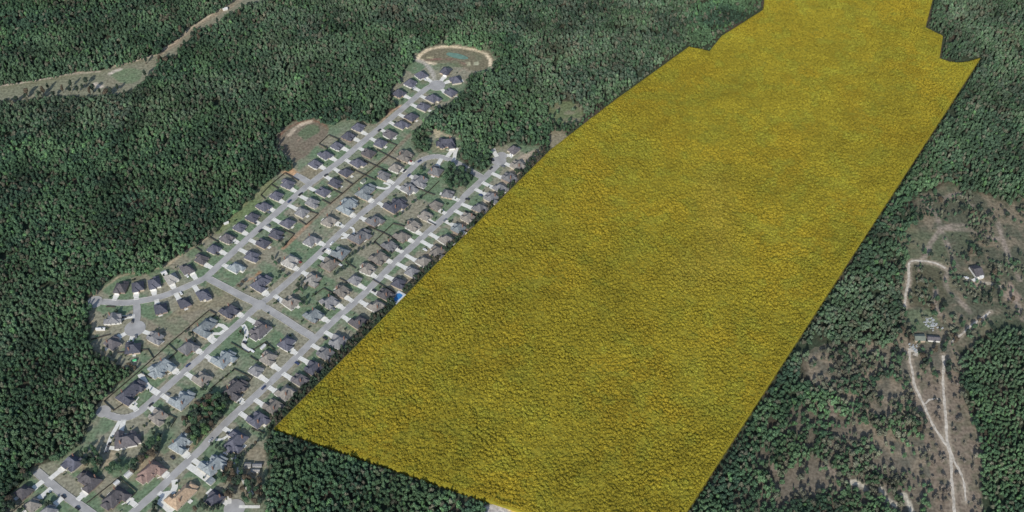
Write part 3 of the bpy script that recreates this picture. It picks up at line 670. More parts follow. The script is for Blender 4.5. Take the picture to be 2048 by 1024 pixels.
# ------------------------------------------------------------------ cars
CARC = {'white': (0.75, 0.75, 0.74), 'black': (0.03, 0.03, 0.035), 'dark blue': (0.04, 0.06, 0.14), 'silver': (0.45, 0.46, 0.48), 'dark red': (0.22, 0.03, 0.03), 'grey': (0.16, 0.17, 0.18)}
M_CAR = {k: mat('car_paint', c, rough=.3, var=.04, spec=.5) for k, c in CARC.items()}
M_TYRE = mat('tyre', (0.03, 0.03, 0.03), var=.1)
def car_body(m_, truck):
    prof = [(-2.35, .35), (-2.4, .8), (-2.2, 1.0), (-1.5, 1.05), (-1.0, 1.5), (.6, 1.55), (1.2, 1.05), (2.2, .92), (2.4, .7), (2.38, .35)]
    if truck: prof = [(-2.8, .4), (-2.8, 1.15), (-.9, 1.15), (-.75, 1.75), (.7, 1.8), (1.25, 1.2), (2.5, 1.1), (2.7, .9), (2.7, .4)]
    mb = MB(); k = len(prof); hw = .92
    def wd(z): return hw * (1 - .22 * max(0, z - 1.0) / .6)
    Lp = [(x, -wd(z), z) for x, z in prof]; Rp = [(x, wd(z), z) for x, z in prof]
    mb.v = Lp + Rp
    for i_ in range(k):
        j = (i_ + 1) % k; mb.f.append((i_, j, k + j, k + i_))
    mb.f.append(tuple(range(k))[::-1]); mb.f.append(tuple(range(k, 2 * k)))
    me = mb.mesh('body', m_)
    g = MB()
    if truck: q = [(-.78, 1.22, -.72, 1.66), (1.22, 1.22, .76, 1.72)]
    else: q = [(-1.42, 1.1, -1.03, 1.46), (1.15, 1.11, .66, 1.5)]
    for (xa, za, xb, zb) in q:
        o = .03 if xa > 0 else -.03
        g.face((xa + o, -.7, za + .02), (xa + o, .7, za + .02), (xb + o, .62, zb + .02), (xb + o, -.62, zb + .02))
    xa, xb = (-.65, .8) if truck else (-1.0, .8)
    for s in (-1, 1): g.face((xa, s * .93, 1.12), (xb, s * .93, 1.12), (xb - .35, s * .80, 1.5), (xa + .15, s * .80, 1.5))
    return me, g.mesh('window', M_WIN)
CARP = {}
wh = MB(); wh.cyl((0, -.12, 0), (0, .12, 0), .34, .34, 12); WHM = wh.mesh('wheel', M_TYRE)
CARS = [(849,159,'white'),(827,175,'silver'),(759,261,'black'),(652,351,'black'),(601,389,'black','t'),(579,403,'dark blue'),(509,446,'black'),(537,425,'grey'),(434,508,'black'),(462,485,'grey'),(521,462,'black'),(537,452,'grey'),(341,568,'grey'),(374.5,552,'white'),(362,587,'white'),(248,635,'black'),(258,632,'grey'),(265,643,'black'),(272,673,'grey'),(809,342,'black'),(839,323,'dark blue'),(818,351,'dark blue'),(985,320,'black'),(982,337,'black'),(1006,333,'grey'),(935,399,'black'),(961.6,391,'dark blue'),(1024,309,'white'),(890,441,'grey'),(800,497,'black'),(850,500,'white'),(648,501,'black'),(658,500,'white'),(664,487,'white'),(666,618,'grey'),(748,582,'black'),(680,530,'white'),(650,677,'black'),(489,686,'black'),(504,702,'white','t'),(594,727,'dark blue'),(527,776,'dark blue'),(376,731,'dark blue'),(336,789,'grey'),(302,810,'black'),(218,890,'black'),(214,900,'grey'),(345,916,'black'),(456.5,868,'black'),(421,881,'silver'),(127,994,'black'),(155,1017,'black'),(451,908,'white'),(1932,556,'white'),(820,322,'dark red'),(599,512 + 12,'dark red'),(767,520,'dark red')]
for it in CARS:
    px, py, cc = it[:3]; tr = len(it) > 3
    x, y = W(px, py, .5); x_, y_ = x, y
    best = min(((nearest_on(v[0], x, y) + (v[1],)) for v in RS.values()), key=lambda t: t[0] - t[5])
    D, qx, qy, tx, ty, hw = best
    ang = math.atan2(ty, tx) if D < hw + 1.5 else math.atan2(qy - y, qx - x)
    if (cc, tr) not in CARP: CARP[cc, tr] = car_body(M_CAR[cc], tr)
    bm_, gm_ = CARP[cc, tr]
    e = empty('parked_pickup' if tr else 'parked_car', (x, y, .30), ang + rnd.uniform(-.05, .05), 1.08)
    where = 'on the street by' if D < hw + 1.5 else 'parked at'
    lab = f"{cc} {'pickup' if tr else 'car'} {where} the {near_house(x, y)}" if px < 1100 else 'white car beside the isolated house in the right-hand clearing'
    DUPES.append((e, lab, x)); tag(e, lab, 'pickup' if tr else 'car', 'cars parked around the estate')
    mobj('body', bm_, e); mobj('window', gm_, e)
    for wx in (-1.45, 1.45):
        for wy in (-.84, .84):
            o = mobj('wheel', WHM, e); o.location = (wx, wy, .34)

# ------------------------------------------------------------------ trees
def leaf_crown(seed, rx, rz, nblob, nleaf, leaf, base_z, core=True, pointy=0.0):
    """crown of many small leaf-clump faces on several lobes"""
    r = np.random.default_rng(seed); vs, fs = [], []
    blobs = []
    for k in range(nblob):
        a = r.uniform(0, 6.283); q = math.sqrt(r.uniform(0, 1)) * .62; zz = r.uniform(-.55, .7)
        q *= (1 - pointy * (zz + .55) / 1.25)
        blobs.append((math.cos(a) * q * rx, math.sin(a) * q * rx, base_z + rz + zz * rz * .8, rx * r.uniform(.38, .58), rz * r.uniform(.32, .5)))
    blobs.append((0, 0, base_z + rz * 1.25, rx * .5, rz * .6))
    per = nleaf // len(blobs)
    for (bx, by, bz, br, bh) in blobs:
        if core:   # inner branches/foliage mass
            b0 = len(vs)
            for (i_, ph) in enumerate((-.6, .3, 1.0)):
                for j in range(6):
                    t = j / 6 * 6.283 + i_ * .5; c = math.cos(ph)
                    jj = r.uniform(.6, .95)
                    vs.append((bx + br * jj * c * math.cos(t), by + br * jj * c * math.sin(t), bz + bh * .85 * math.sin(ph)))
            vs.append((bx, by, bz + bh * .85)); vs.append((bx, by, bz - bh * .8))
            for j in range(6):
                k = (j + 1) % 6
                fs.append((b0 + j, b0 + k, b0 + 6 + k, b0 + 6 + j)); fs.append((b0 + 6 + j, b0 + 6 + k, b0 + 12 + k, b0 + 12 + j))
                fs.append((b0 + 12 + j, b0 + 12 + k, b0 + 18)); fs.append((b0 + k, b0 + j, b0 + 19))
        for q in range(per):
            d = r.normal(size=3); d /= np.linalg.norm(d); d[2] = abs(d[2]) if r.random() < .7 else d[2]
            c = np.array([bx + d[0] * br, by + d[1] * br, bz + d[2] * bh]) + r.normal(size=3) * leaf * .25
            nrm = d + r.normal(size=3) * .55; nrm /= np.linalg.norm(nrm)
            u = np.cross(nrm, r.normal(size=3)); u /= np.linalg.norm(u); v = np.cross(nrm, u)
            s1, s2 = leaf * r.uniform(.6, 1.2), leaf * r.uniform(.4, .9); b0 = len(vs)
            vs += [tuple(c - u * s1), tuple(c - v * s2 + u * s1 * .2), tuple(c + u * s1), tuple(c + v * s2 - u * s1 * .2)]; fs.append((b0, b0 + 1, b0 + 2, b0 + 3))
    return vs, fs
def leaf_mat(name, attr=True, colr=(0.06, 0.1, 0.05), iv=.38):
    m = bpy.data.materials.new(name); m.use_nodes = True; nt = m.node_tree; n = nt.nodes; l = nt.links
    b = n['Principled BSDF']; b.inputs['Roughness'].default_value = .75; b.inputs['Specular IOR Level'].default_value = .2
    ge = n.new('ShaderNodeNewGeometry'); mr = n.new('ShaderNodeMapRange'); l.new(ge.outputs['Random Per Island'], mr.inputs[0])
    mr.inputs[3].default_value = 1 - iv; mr.inputs[4].default_value = 1 + iv
    vm = n.new('ShaderNodeVectorMath'); vm.operation = 'SCALE'; l.new(mr.outputs[0], vm.inputs['Scale'])
    if attr:
        a = n.new('ShaderNodeAttribute'); a.attribute_type = 'INSTANCER'; a.attribute_name = 'tint'; l.new(a.outputs['Color'], vm.inputs[0])
    else:
        nz = n.new('ShaderNodeTexNoise'); nz.inputs['Scale'].default_value = .25; l.new(ge.outputs['Position'], nz.inputs['Vector'])
        rp = n.new('ShaderNodeValToRGB'); rp.color_ramp.elements[0].position = .35; rp.color_ramp.elements[1].position = .65
        rp.color_ramp.elements[0].color = (*[c * .75 for c in colr], 1); rp.color_ramp.elements[1].color = (*[c * 1.25 for c in colr], 1)
        l.new(nz.outputs['Fac'], rp.inputs['Fac']); l.new(rp.outputs[0], vm.inputs[0])
    l.new(vm.outputs[0], b.inputs['Base Color'])
    return m
M_LEAFI = leaf_mat('canopy_leaves'); M_LEAFY = leaf_mat('overlay_yellow_leaves', iv=.14)  # parcel leaves carry a map overlay's yellow, not a foliage colour
protos = bpy.data.collections.new('canopy_forms')       # forms the woodland is made of
for k in range(8):
    pt = (.0, .3, .6, .8)[k % 4]
    rx, rz = ((2.9, 3.3), (2.6, 3.8), (2.4, 4.2), (2.7, 3.4), (3.1, 3.0), (2.5, 3.6), (2.8, 3.1), (2.3, 4.4))[k]
    vs, fs = leaf_crown(100 + k, rx, rz, 5, 120, .62, 1.6, True, pt)
    o = bpy.data.objects.new('canopy_form', pmesh('canopy_form', vs, fs, M_LEAFI)); protos.objects.link(o)
PF = bpy.data.collections.new('parcel_forms')
for k in range(4):
    vs, fs = leaf_crown(200 + k, (2.9, 3.2, 2.7, 3.0)[k], 2.1, 6, 110, .65, 1.9, True, .0)
    o = bpy.data.objects.new('parcel_form', pmesh('parcel_form', vs, fs, M_LEAFY)); PF.objects.link(o)

def scatter(name, x, y, s, tint, coll, label, cat, z=None):
    me = bpy.data.meshes.new(name); me.vertices.add(len(x))
    me.vertices.foreach_set('co', np.stack([x, y, np.zeros(len(x)) if z is None else z], 1).ravel().astype(np.float32))
    a = me.attributes.new('tint', 'FLOAT_COLOR', 'POINT'); a.data.foreach_set('color', np.concatenate([tint, np.ones((len(x), 1))], 1).ravel().astype(np.float32))
    a = me.attributes.new('size', 'FLOAT_VECTOR', 'POINT'); a.data.foreach_set('vector', s.ravel().astype(np.float32))
    a = me.attributes.new('turn', 'FLOAT_VECTOR', 'POINT')
    t = np.zeros((len(x), 3)); t[:, 2] = rng.uniform(0, 6.283, len(x)); t[:, :2] = rng.normal(0, .06, (len(x), 2)); a.data.foreach_set('vector', t.ravel().astype(np.float32))
    a = me.attributes.new('pick', 'INT', 'POINT'); a.data.foreach_set('value', rng.integers(0, len(coll.objects), len(x)).astype(np.int32))
    o = mobj(name, me); tag(o, label, cat, kind='stuff')
    g = bpy.data.node_groups.new(name, 'GeometryNodeTree')
    g.interface.new_socket('Geometry', in_out='INPUT', socket_type='NodeSocketGeometry'); g.interface.new_socket('Geometry', in_out='OUTPUT', socket_type='NodeSocketGeometry')
    n = g.nodes; l = g.links; gi, go = n.new('NodeGroupInput'), n.new('NodeGroupOutput')
    ci = n.new('GeometryNodeCollectionInfo'); ci.inputs['Collection'].default_value = coll; ci.inputs['Separate Children'].default_value = True
    ip = n.new('GeometryNodeInstanceOnPoints'); ip.inputs['Pick Instance'].default_value = True
    def na(nm, ty):
        q = n.new('GeometryNodeInputNamedAttribute'); q.data_type = ty; q.inputs['Name'].default_value = nm; return q.outputs['Attribute']
    l.new(gi.outputs[0], ip.inputs['Points']); l.new(ci.outputs[0], ip.inputs['Instance'])
    l.new(na('pick', 'INT'), ip.inputs['Instance Index']); l.new(na('turn', 'FLOAT_VECTOR'), ip.inputs['Rotation']); l.new(na('size', 'FLOAT_VECTOR'), ip.inputs['Scale'])
    l.new(ip.outputs[0], go.inputs[0])
    md = o.modifiers.new('instances', 'NODES'); md.node_group = g
    return o

# --- green woodland
def jgrid(sp, x0, x1, y0, y1):
    a, c = np.meshgrid(np.arange(x0, x1, sp), np.arange(y0, y1, sp * .87)); a = a.copy(); a[::2] += sp / 2
    a = a.ravel() + rng.uniform(-.38, .38, a.size) * sp; c = c.ravel() + rng.uniform(-.38, .38, c.size) * sp; return a, c
tx_, ty_ = jgrid(4.15, -980, 980, 440, 1610)
cpx, cpy = P(tx_, ty_, 5.0)
keep = (cpx > -240) & (cpx < 2288) & (cpy > -190) & (cpy < 1240)
tx_, ty_, cpx, cpy = tx_[keep], ty_[keep], cpx[keep], cpy[keep]
inpar = inpoly(tx_, ty_, PARCEL); dpar = dline(tx_, ty_, PARCEL, True)
e1, e2 = (fbm(tx_, ty_, 13, 291, 2) - .5) * 15, (fbm(tx_, ty_, 13, 295, 2) - .5) * 15
open_ = inpoly(cpx + e1, cpy + e2, SUBDIV) | inpoly(cpx, cpy, GOLF) | inpoly(cpx, cpy, QUARRY)
pw = (fbm(tx_, ty_, 9, 191, 2) - .5)
for q in (POCKET, GLADE): open_ |= inpoly(cpx + pw * 16, cpy + (fbm(tx_, ty_, 9, 195, 2) - .5) * 16, q) & (rng.random(len(cpx)) > .05)
wx = (fbm(tx_, ty_, 30, 91, 3) - .5) * 90; wy = (fbm(tx_, ty_, 30, 92, 3) - .5) * 90
cl = fbm(tx_, ty_, 20, 93, 3)
inA = inpoly(cpx + wx, cpy + wy, CLEAR_A); inB = inpoly(cpx + wx, cpy + wy, CLEAR_B); inL = inpoly(cpx, cpy, LANE)
u = rng.random(len(cpx))
rem = (inA & (u > .06 + .62 * ss(cl, .42, .58))) | (inB & (u > .14 + .86 * ss(cl, .40, .58))) | (inpoly(cpx + wx, cpy + wy, SCRUB) & (u > .45 + .55 * ss(cl, .38, .55))) | (inL & (u > .3))
for pts, hw in TRACKS: rem |= dline(tx_, ty_, Wp(pts)) < hw + 2.6
for pts, hw in RW.values(): rem |= dline(tx_, ty_, pts) < hw + 3
for q in ROWS.values():
    for h in q[2]: hx, hy = W(h[0], h[1], 3.6); rem |= np.hypot(tx_ - hx, ty_ - hy) < 11
gap = (fbm(tx_, ty_, 11, 33, 2) > .78)           # small natural gaps
rem |= dline(*P(tx_, ty_), [(1945, 545), (1968, 560)]) < 14
rem |= dline(*P(tx_, ty_), [(1839, 676), (1867, 677)]) < 12
# sandy spots at the foot
for q in ([(1706,965),(1733,978)], [(1764,978),(1790,1010)], [(1807,988),(1822,1020)]): rem |= dline(cpx, cpy, q) < 7
gr = ~(inpar | (dpar < 2.3) | open_ | rem | gap)
fx_, fy_, fpx, fpy, f_inB = tx_[gr], ty_[gr], cpx[gr], cpy[gr], (inB | inA)[gr]
N = len(fx_)
big, mid_, fine = fbm(fx_, fy_, 130, 201), fbm(fx_, fy_, 38, 205), rng.random(N)
tint = np.empty((N, 3)); tint[:] = (0.056, 0.106, 0.056)
def tl(m, c):
    global tint
    m = np.clip(m, 0, 1)[:, None]; tint = tint * (1 - m) + np.asarray(c) * m
tl(ss(mid_, .48, .66) * .85, (0.088, 0.150, 0.075)); tl(ss(1 - mid_, .52, .68) * .75, (0.036, 0.066, 0.044))         # fresher green
tl(ss(big, .5, .66) * .5, (0.078, 0.122, 0.074))          # grey green
tl((fine < .09) * .8, (0.125, 0.122, 0.088))              # thin brownish crowns
tl((fine > .94) * .8, (0.095, 0.185, 0.075))
greyz = np.zeros(N)
for poly in ([(1590,600),(1700,560),(1810,600),(1810,740),(1640,770),(1560,740)], [(1000,60),(1380,20),(1400,90),(1180,240),(1100,200)], [(500,-60),(1000,-60),(1400,-60),(1380,70),(700,60)], [(1850,-60),(2100,-60),(2100,260),(1960,240)], [(20,180),(330,180),(560,120),(500,20),(560,0),(700,120),(300,260),(0,260)]):
    greyz += inpoly(fpx + (mid_ - .5) * 120, fpy + (big - .5) * 90, poly)
tl((greyz > 0) * ss(fine, .35, .6) * .42, (0.125, 0.145, 0.108)); tl(ss(fbm(fx_, fy_, 34, 777), .60, .72) * (fine < .3) * .6, (0.115, 0.10, 0.072))
tl(f_inB * ss(fine, .5, .6) * .75, (0.14, 0.13, 0.10)); tl(inL[gr] * .8, (0.15, 0.125, 0.105))
tint *= (0.76 + .48 * rng.random((N, 1))) * (1 + 1.25 * (fbm(fx_, fy_, 26, 333) - .5)[:, None]) * 1.08
sz = .74 + .55 * rng.random(N) ** 1.6; hz = (.72 + .28 * sz) * (.86 + .26 * rng.random(N)) * (.85 + .3 * mid_) * (.78 + .45 * fbm(fx_, fy_, 75, 811))
sm = inpoly(fpx, fpy, [(1960,640),(2120,560),(2120,1100),(1965,1100)])      # even young stand on the far right
sz = np.where(sm, sz * .82, sz); hz = np.where(sm, .8 + .1 * rng.random(N), hz)
shr = (inA | inL)[gr] | (inB[gr] & (rng.random(N) < .5))
shs = .45 + .5 * rng.random(N); sz = np.where(shr, sz * shs, sz); hz = np.where(shr, hz * shs * .85, hz)
dg = dpar[gr]; lim = (2.6 + 1.2 * np.maximum(dg - 1.5, .2)) / 8.6
k_ = np.minimum(1, lim / hz); hz = hz * k_; sz = sz * np.clip(k_, .55, 1)
scatter('woodland', fx_, fy_, np.stack([sz, sz, hz], 1), tint, protos, 'dense green woodland around the estate and the yellow parcel', 'woodland')

# --- yellow parcel: woodland with a map overlay's yellow put into the leaves, straight-edged
ins = inpar & (dpar > 3.6)
qx_, qy_ = jgrid(3.4, -830, 830, 520, 1460)
qpx, qpy = P(qx_, qy_, 5)
kk = inpoly(qx_, qy_, PARCEL) & (dline(qx_, qy_, PARCEL, True) > 4.2) & (qpy > -60) & (qpy < 1100)
for gq in (([(1000,1003),(1020,1011),(1034,1022),(1060,1030)]),): kk &= dline(*P(qx_, qy_), gq) > 6
qx_, qy_ = qx_[kk], qy_[kk]
edge = []
for i_ in range(len(PARCEL)):
    a, c = np.array(PARCEL[i_]), np.array(PARCEL[(i_ + 1) % len(PARCEL)]); L = np.linalg.norm(c - a); dvec = (c - a) / L
    nrm = np.array([-dvec[1], dvec[0]])
    if not inpoly(np.array([((a + c) / 2 + nrm)[0]]), np.array([((a + c) / 2 + nrm)[1]]), PARCEL)[0]: nrm = -nrm
    for row, step in ((1.9, 2.3), (3.4, 3.0)):
        for j in range(int(L / step)):
            p = a + dvec * (j + .5) * step + nrm * row; edge.append((p[0], p[1], row))
edge = np.array(edge)
ok = inpoly(edge[:, 0], edge[:, 1], PARCEL) & (dline(edge[:, 0], edge[:, 1], PARCEL, True) > 1.0); edge = edge[ok]
ax_ = np.concatenate([qx_, edge[:, 0]]); ay_ = np.concatenate([qy_, edge[:, 1]]); N = len(ax_)
isE = np.concatenate([np.zeros(len(qx_)), np.where(edge[:, 2] < 2, 2, 1)])
s_ = .68 + .55 * rng.random(N) ** 1.5; hh = .74 + .20 * (s_ - .68) + .12 * rng.random(N) + .30 * (fbm(ax_, ay_, 24, 7) - .5)
s_ = np.where(isE == 2, .56 + .06 * rng.random(N), np.where(isE == 1, .75, s_)) * .98; hh = np.where(isE == 2, .66 + .05 * rng.random(N), hh)
pt_ = np.empty((N, 3)); pt_[:] = (0.283, 0.238, 0.022)
f1, f2 = fbm(ax_, ay_, 45, 401), fbm(ax_, ay_, 15, 402)
pm = ss(f1, .45, .7)[:, None]; pt_ = pt_ * (1 - pm * .7) + np.array((0.310, 0.236, 0.020)) * pm * .7
pm = ss(f2, .5, .7)[:, None]; pt_ = pt_ * (1 - pm * .7) + np.array((0.258, 0.250, 0.028)) * pm * .7
ppx, ppy = P(ax_, ay_, 5)
lt = np.clip(1 - dline(ppx, ppy, [(1430,370),(1440,520),(1380,540)]) / 60, 0, 1)[:, None] * .6
pt_ = pt_ * (1 - lt) + np.array((0.325, 0.258, 0.034)) * lt
pt_ *= (.90 + .2 * rng.random((N, 1))) * (1 + .36 * (fbm(ax_, ay_, 22, 501)[:, None] - .5) + .22 * (fbm(ax_, ay_, 9, 521, 2)[:, None] - .5) + .3 * (fbm(ax_, ay_, 90, 505)[:, None] - .5))
scatter('overlay_tinted_woodland', ax_, ay_, np.stack([s_, s_, hh], 1), pt_, PF, 'straight-edged parcel of woodland tinted map-overlay yellow, right of the estate', 'woodland')

# added overlay-yellow sheet lightens gaps between crowns, right up to the parcel edge
from mathutils.geometry import delaunay_2d_cdt
bpts = []
for i_ in range(len(PARCEL)):
    a, c = PARCEL[i_], PARCEL[(i_ + 1) % len(PARCEL)]; k = max(1, int(math.dist(a, c) / 2.2))
    bpts += [(a[0] + (c[0] - a[0]) * j / k, a[1] + (c[1] - a[1]) * j / k) for j in range(k)]
ux, uy = jgrid(2.6, -830, 830, 520, 1460)
ku = inpoly(ux, uy, PARCEL) & (dline(ux, uy, PARCEL, True) > 1.3); ux, uy = ux[ku], uy[ku]
nb = len(bpts); allp = [Vector(p) for p in bpts] + [Vector((float(a), float(c))) for a, c in zip(ux, uy)]
rv, _, rf, _, _, _ = delaunay_2d_cdt(allp, [], [list(range(nb))], 1, 1e-4)
ra = np.array([(v.x, v.y) for v in rv])
uz = 3.5 + 1.3 * (fbm(ra[:, 0], ra[:, 1], 9, 601, 2) - .5) + 1.1 * (vnoise(ra[:, 0], ra[:, 1], 2.7, 611) - .5)
dd_ = dline(ra[:, 0], ra[:, 1], PARCEL, True); uz = np.where(dd_ < .5, 3.2 + .25 * (vnoise(ra[:, 0], ra[:, 1], 3, 5) - .5), uz)
vv = [(a, c, z) for (a, c), z in zip(ra.tolist(), uz.tolist())]; ff = [tuple(f) for f in rf]
b0 = len(vv)
for j, p in enumerate(bpts): vv.append((p[0], p[1], 0)); 
for j in range(nb):
    k = (j + 1) % nb; ff.append((j, k, b0 + k, b0 + j))
M_UNDER = mat('added_yellow_fill', (0.262, 0.226, 0.020), var=.14, scale=.22, det=8, rough=.9)
me = pmesh('added_yellow_fill', vv, ff, M_UNDER); tag(mobj('added_yellow_fill', me), 'added overlay-yellow sheet lightening the gaps across the straight-edged parcel', 'added fill', kind='stuff')

# --- individual trees
KINDS = {
 'dark': ((0.042, 0.062, 0.044), 'dark green'), 'green': ((0.062, 0.112, 0.062), 'mid green'), 'bright': ((0.085, 0.15, 0.06), 'bright green'),
 'brown': ((0.10, 0.082, 0.058), 'brownish'), 'shrub': ((0.05, 0.08, 0.04), 'small dark')}
TP = {}
def tree_proto(kind, v):
    if (kind, v) in TP: return TP[kind, v]
    m_ = leaf_mat('leaves_' + kind, False, KINDS[kind][0])
    rx, rz = ((3.1, 3.6), (2.6, 4.2), (3.4, 3.4))[v]
    r = random.Random(v * 31 + len(kind)); base = 2.2
    tr = MB(); tr.cyl((0, 0, 0), (.1, .05, 3.6), .32, .22, 8); tr.cyl((.1, .05, 3.6), (0, 0, base + rz * 1.3), .22, .08, 7)
    for q in range(6):
        a = q * 1.05 + r.random() * .6; z0 = 2.6 + q * .45
        tr.cyl((.05, .03, z0), (math.cos(a) * rx * .6, math.sin(a) * rx * .6, z0 + 1.3), .12, .04, 6)
    vs, fs = leaf_crown(500 + v * 17 + len(kind), rx, rz, 8, 420, .42, base, True, (.1, .5, 0)[v])
    TP[kind, v] = (tr.mesh('trunk', M_BARK), pmesh('crown', vs, fs, m_)); return TP[kind, v]
M_BARK = mat('bark', (0.10, 0.075, 0.055), var=.3, scale=2)
NT = [0]
TREES = []
def tree(px, py, s, kind, label, group, name='tree', cat='tree', world=None, hs=1.0):
    x, y = world or W(px, py, 4.5 * s)
    qx, qy = P(x, y, 4.5)
    if -25 < qx < 2073 and -15 < qy < 1045 and not (inpoly(np.array([x]), np.array([y]), PARCEL)[0]): TREES.append((s * (float(qy) + 2060) * hs ** .5 * (1.7 if 'fairway' in label else 1), x, y, s, kind, label, group, name, cat, hs))
def plant(x, y, s, kind, label, group, name, cat, hs):
    t = empty(name, (x, y, 0), rnd.uniform(0, 6.28), s)
    t.scale = (s, s, s * hs)
    tag(t, label, cat, group); a, c = tree_proto(kind, rnd.randrange(3)); mobj('trunk', a, t); mobj('crown', c, t); NT[0] += 1
# groves
for gk, (phr, poly, sp) in GROVES.items():
    a, c = jgrid(sp, -830, 830, 520, 1460); ppx, ppy = P(a, c, 5)
    for x, y in np.stack([a, c], 1)[inpoly(ppx, ppy, poly)]:
        if on_road(x, y, None, 2) or min(math.hypot(h[0] - x, h[1] - y) for h in HOUSES) < 9: continue
        kd = rnd.choice(['green', 'green', 'dark', 'bright' if gk != 'south' else 'brown', 'brown'] if gk in ('south', 'back', 'park') else ['green', 'green', 'dark'])
        tree(0, 0, rnd.uniform(.85, 1.2), kd, f"{KINDS[kd][1]} tree {phr}", f"{KINDS[kd][1]} trees of the {gk} grove", world=(x, y))
# yard trees
YARD = [(843,337,.95,'dark'),(843,345,1.0,'green'),(612,428,.5,'dark'),(566,489,.8,'dark'),(557,484,.7,'dark'),(546,518,.9,'dark'),(551,527,.9,'green'),(404,491,.5,'shrub'),(560,545,.9,'dark'),(572,552,.8,'green'),(553,557,.7,'green'),(597,572,1.1,'dark'),(604,582,1.0,'green'),(592,583,.9,'green'),(610,598,.9,'dark'),(603,609,.8,'green'),(613,607,.8,'green'),(550,607,.6,'shrub'),(540,614,.45,'shrub'),(480,662,.75,'brown'),(484,668,.7,'dark'),(477,671,.7,'green'),(478,572,.8,'brown'),(485,564,.7,'brown'),(488,578,.6,'shrub'),(380,668,.8,'dark'),(387,676,.7,'dark'),(372,663,.6,'dark'),(700,512,.8,'dark'),(710,505,.9,'dark'),(698,525,.8,'dark'),(680,540,.9,'dark'),(690,536,.8,'dark'),(671,548,.8,'dark'),(706,494,.7,'dark'),(722,498,.7,'dark'),(735,490,.7,'dark'),(745,488,.6,'dark'),(780,506,.7,'dark'),(812,420,.8,'dark'),(800,430,.8,'green'),(790,434,.8,'green'),(826,404,.8,'green'),(838,398,.8,'green'),(813,393,.7,'brown'),(855,415,.7,'dark'),(840,430,.7,'dark'),(813,448,.6,'dark'),(798,465,.6,'dark'),(654,622,.6,'dark'),(648,612,.7,'dark'),(615,568,.6,'dark'),(603,643,.4,'shrub'),(618,654,.4,'shrub'),(627,590,.6,'shrub'),(655,592,.6,'dark'),(232,623,.9,'dark'),(262,682,.6,'green'),(258,808,.4,'shrub'),(298,782,.5,'shrub'),(300,843,.5,'dark'),(337,848,.8,'dark'),(330,856,.8,'dark'),(304,858,.7,'dark'),(306,866,.7,'dark'),(228,882,.5,'dark'),(187,900,.9,'dark'),(182,912,.9,'dark'),(190,920,.8,'dark'),(236,912,.9,'dark'),(238,923,.8,'dark'),(288,893,.9,'dark'),(284,903,.9,'dark'),(308,1015,.9,'dark'),(311,1006,.9,'dark'),(310,1026,.9,'dark'),(46,946,1.0,'brown'),(52,955,1.0,'dark'),(20,1000,1.1,'brown'),(12,1012,1.1,'dark'),(28,1012,1.0,'dark'),(42,1022,.9,'dark'),(83,1001,.6,'dark'),(103,1008,.8,'dark'),(95,1010,.8,'dark'),(424,890,.8,'dark'),(433,893,.8,'dark'),(441,897,.8,'dark'),(450,902,.8,'dark'),(458,909,.8,'dark'),(466,912,.8,'dark'),(477,915,.8,'dark'),(487,908,.7,'dark'),(497,900,.7,'dark'),(506,893,.7,'dark'),(513,885,.7,'brown'),(522,880,.8,'dark'),(520,870,.7,'dark'),(452,938,.8,'brown'),(462,930,.9,'brown'),(446,948,.8,'brown'),(400,1010,.9,'dark'),(412,1016,.9,'dark'),(424,1018,.9,'dark'),(390,1020,.9,'brown'),(436,1014,.9,'dark'),(404,779,.8,'dark'),(412,772,.7,'dark'),(422,782,.7,'dark'),(440,760,.45,'shrub'),(452,752,.45,'shrub'),(462,745,.5,'green'),(440,789,.8,'dark'),(452,790,.8,'dark'),(460,795,.7,'brown'),(902,443,.5,'dark'),(946,452,.7,'dark'),(952,449,.6,'dark'),(915,463,.5,'dark'),(885,478,.6,'dark'),(250,712,.5,'dark'),(270,737,.8,'brown'),(262,733,.8,'brown'),(258,728,.7,'brown'),(248,738,.8,'brown'),(222,708,.9,'dark'),(208,700,.9,'dark'),(195,712,1.0,'dark'),(216,722,.9,'dark'),(232,722,.8,'dark'),(598,560,.5,'shrub'),(536,626,.3,'shrub'),(862,330,.5,'shrub'),(740,416,.3,'shrub'),(723,415,.35,'shrub'),(895,408,.35,'shrub'),(560,792,.45,'dark'),(560,780,.5,'dark')]
seen = {}
for px, py, s, kd in YARD:
    x, y = W(px, py, 4.5 * s)
    if on_road(x, y, None, .5): continue
    ref = near_house(x, y); lab = f"{KINDS[kd][1]} {'bush' if s < .5 else 'yard tree'} beside the {ref}"
    tree(px, py, s * (1.15 if s < .5 else 1.05), kd, lab, f"{KINDS[kd][1]} {'bushes' if s < .5 else 'trees'} near the {ref}", 'bush' if s < .5 else 'tree', 'bush' if s < .5 else 'tree', hs=.7 if s < .5 else 1.0)
bn = {'out_w': 'outer western', 'in_w': 'inner western', 'out_m': 'outer middle', 'in_m': 'inner middle', 'out_e': 'left eastern', 'in_e': 'right eastern', 'low': 'lower left', 'spur': 'southwestern'}
for rk, (phrase, rd, hs) in ROWS.items():
    for (px, py, size, rc) in hs:
        for q in range(rnd.choice((0, 1, 2)) if rk in ('out_w', 'in_w') else rnd.choice((1, 2, 3))):
            a, r_ = rnd.uniform(0, 6.28), rnd.uniform(9.5, 16); hx, hy = W(px, py, 3.6); x, y = hx + r_ * math.cos(a), hy + r_ * math.sin(a)
            if on_road(x, y, None, 1.5) or min(math.hypot(h[0] - x, h[1] - y) for h in HOUSES) < 8.8 or inpoly(np.array([x]), np.array([y]), PARCEL)[0]: continue
            tree(0, 0, rnd.uniform(.25, .5), 'shrub', f"small dark garden shrub among the {bn[rk]} row of houses", f"shrubs of the {bn[rk]} gardens", 'bush', 'bush', world=(x, y), hs=.85)
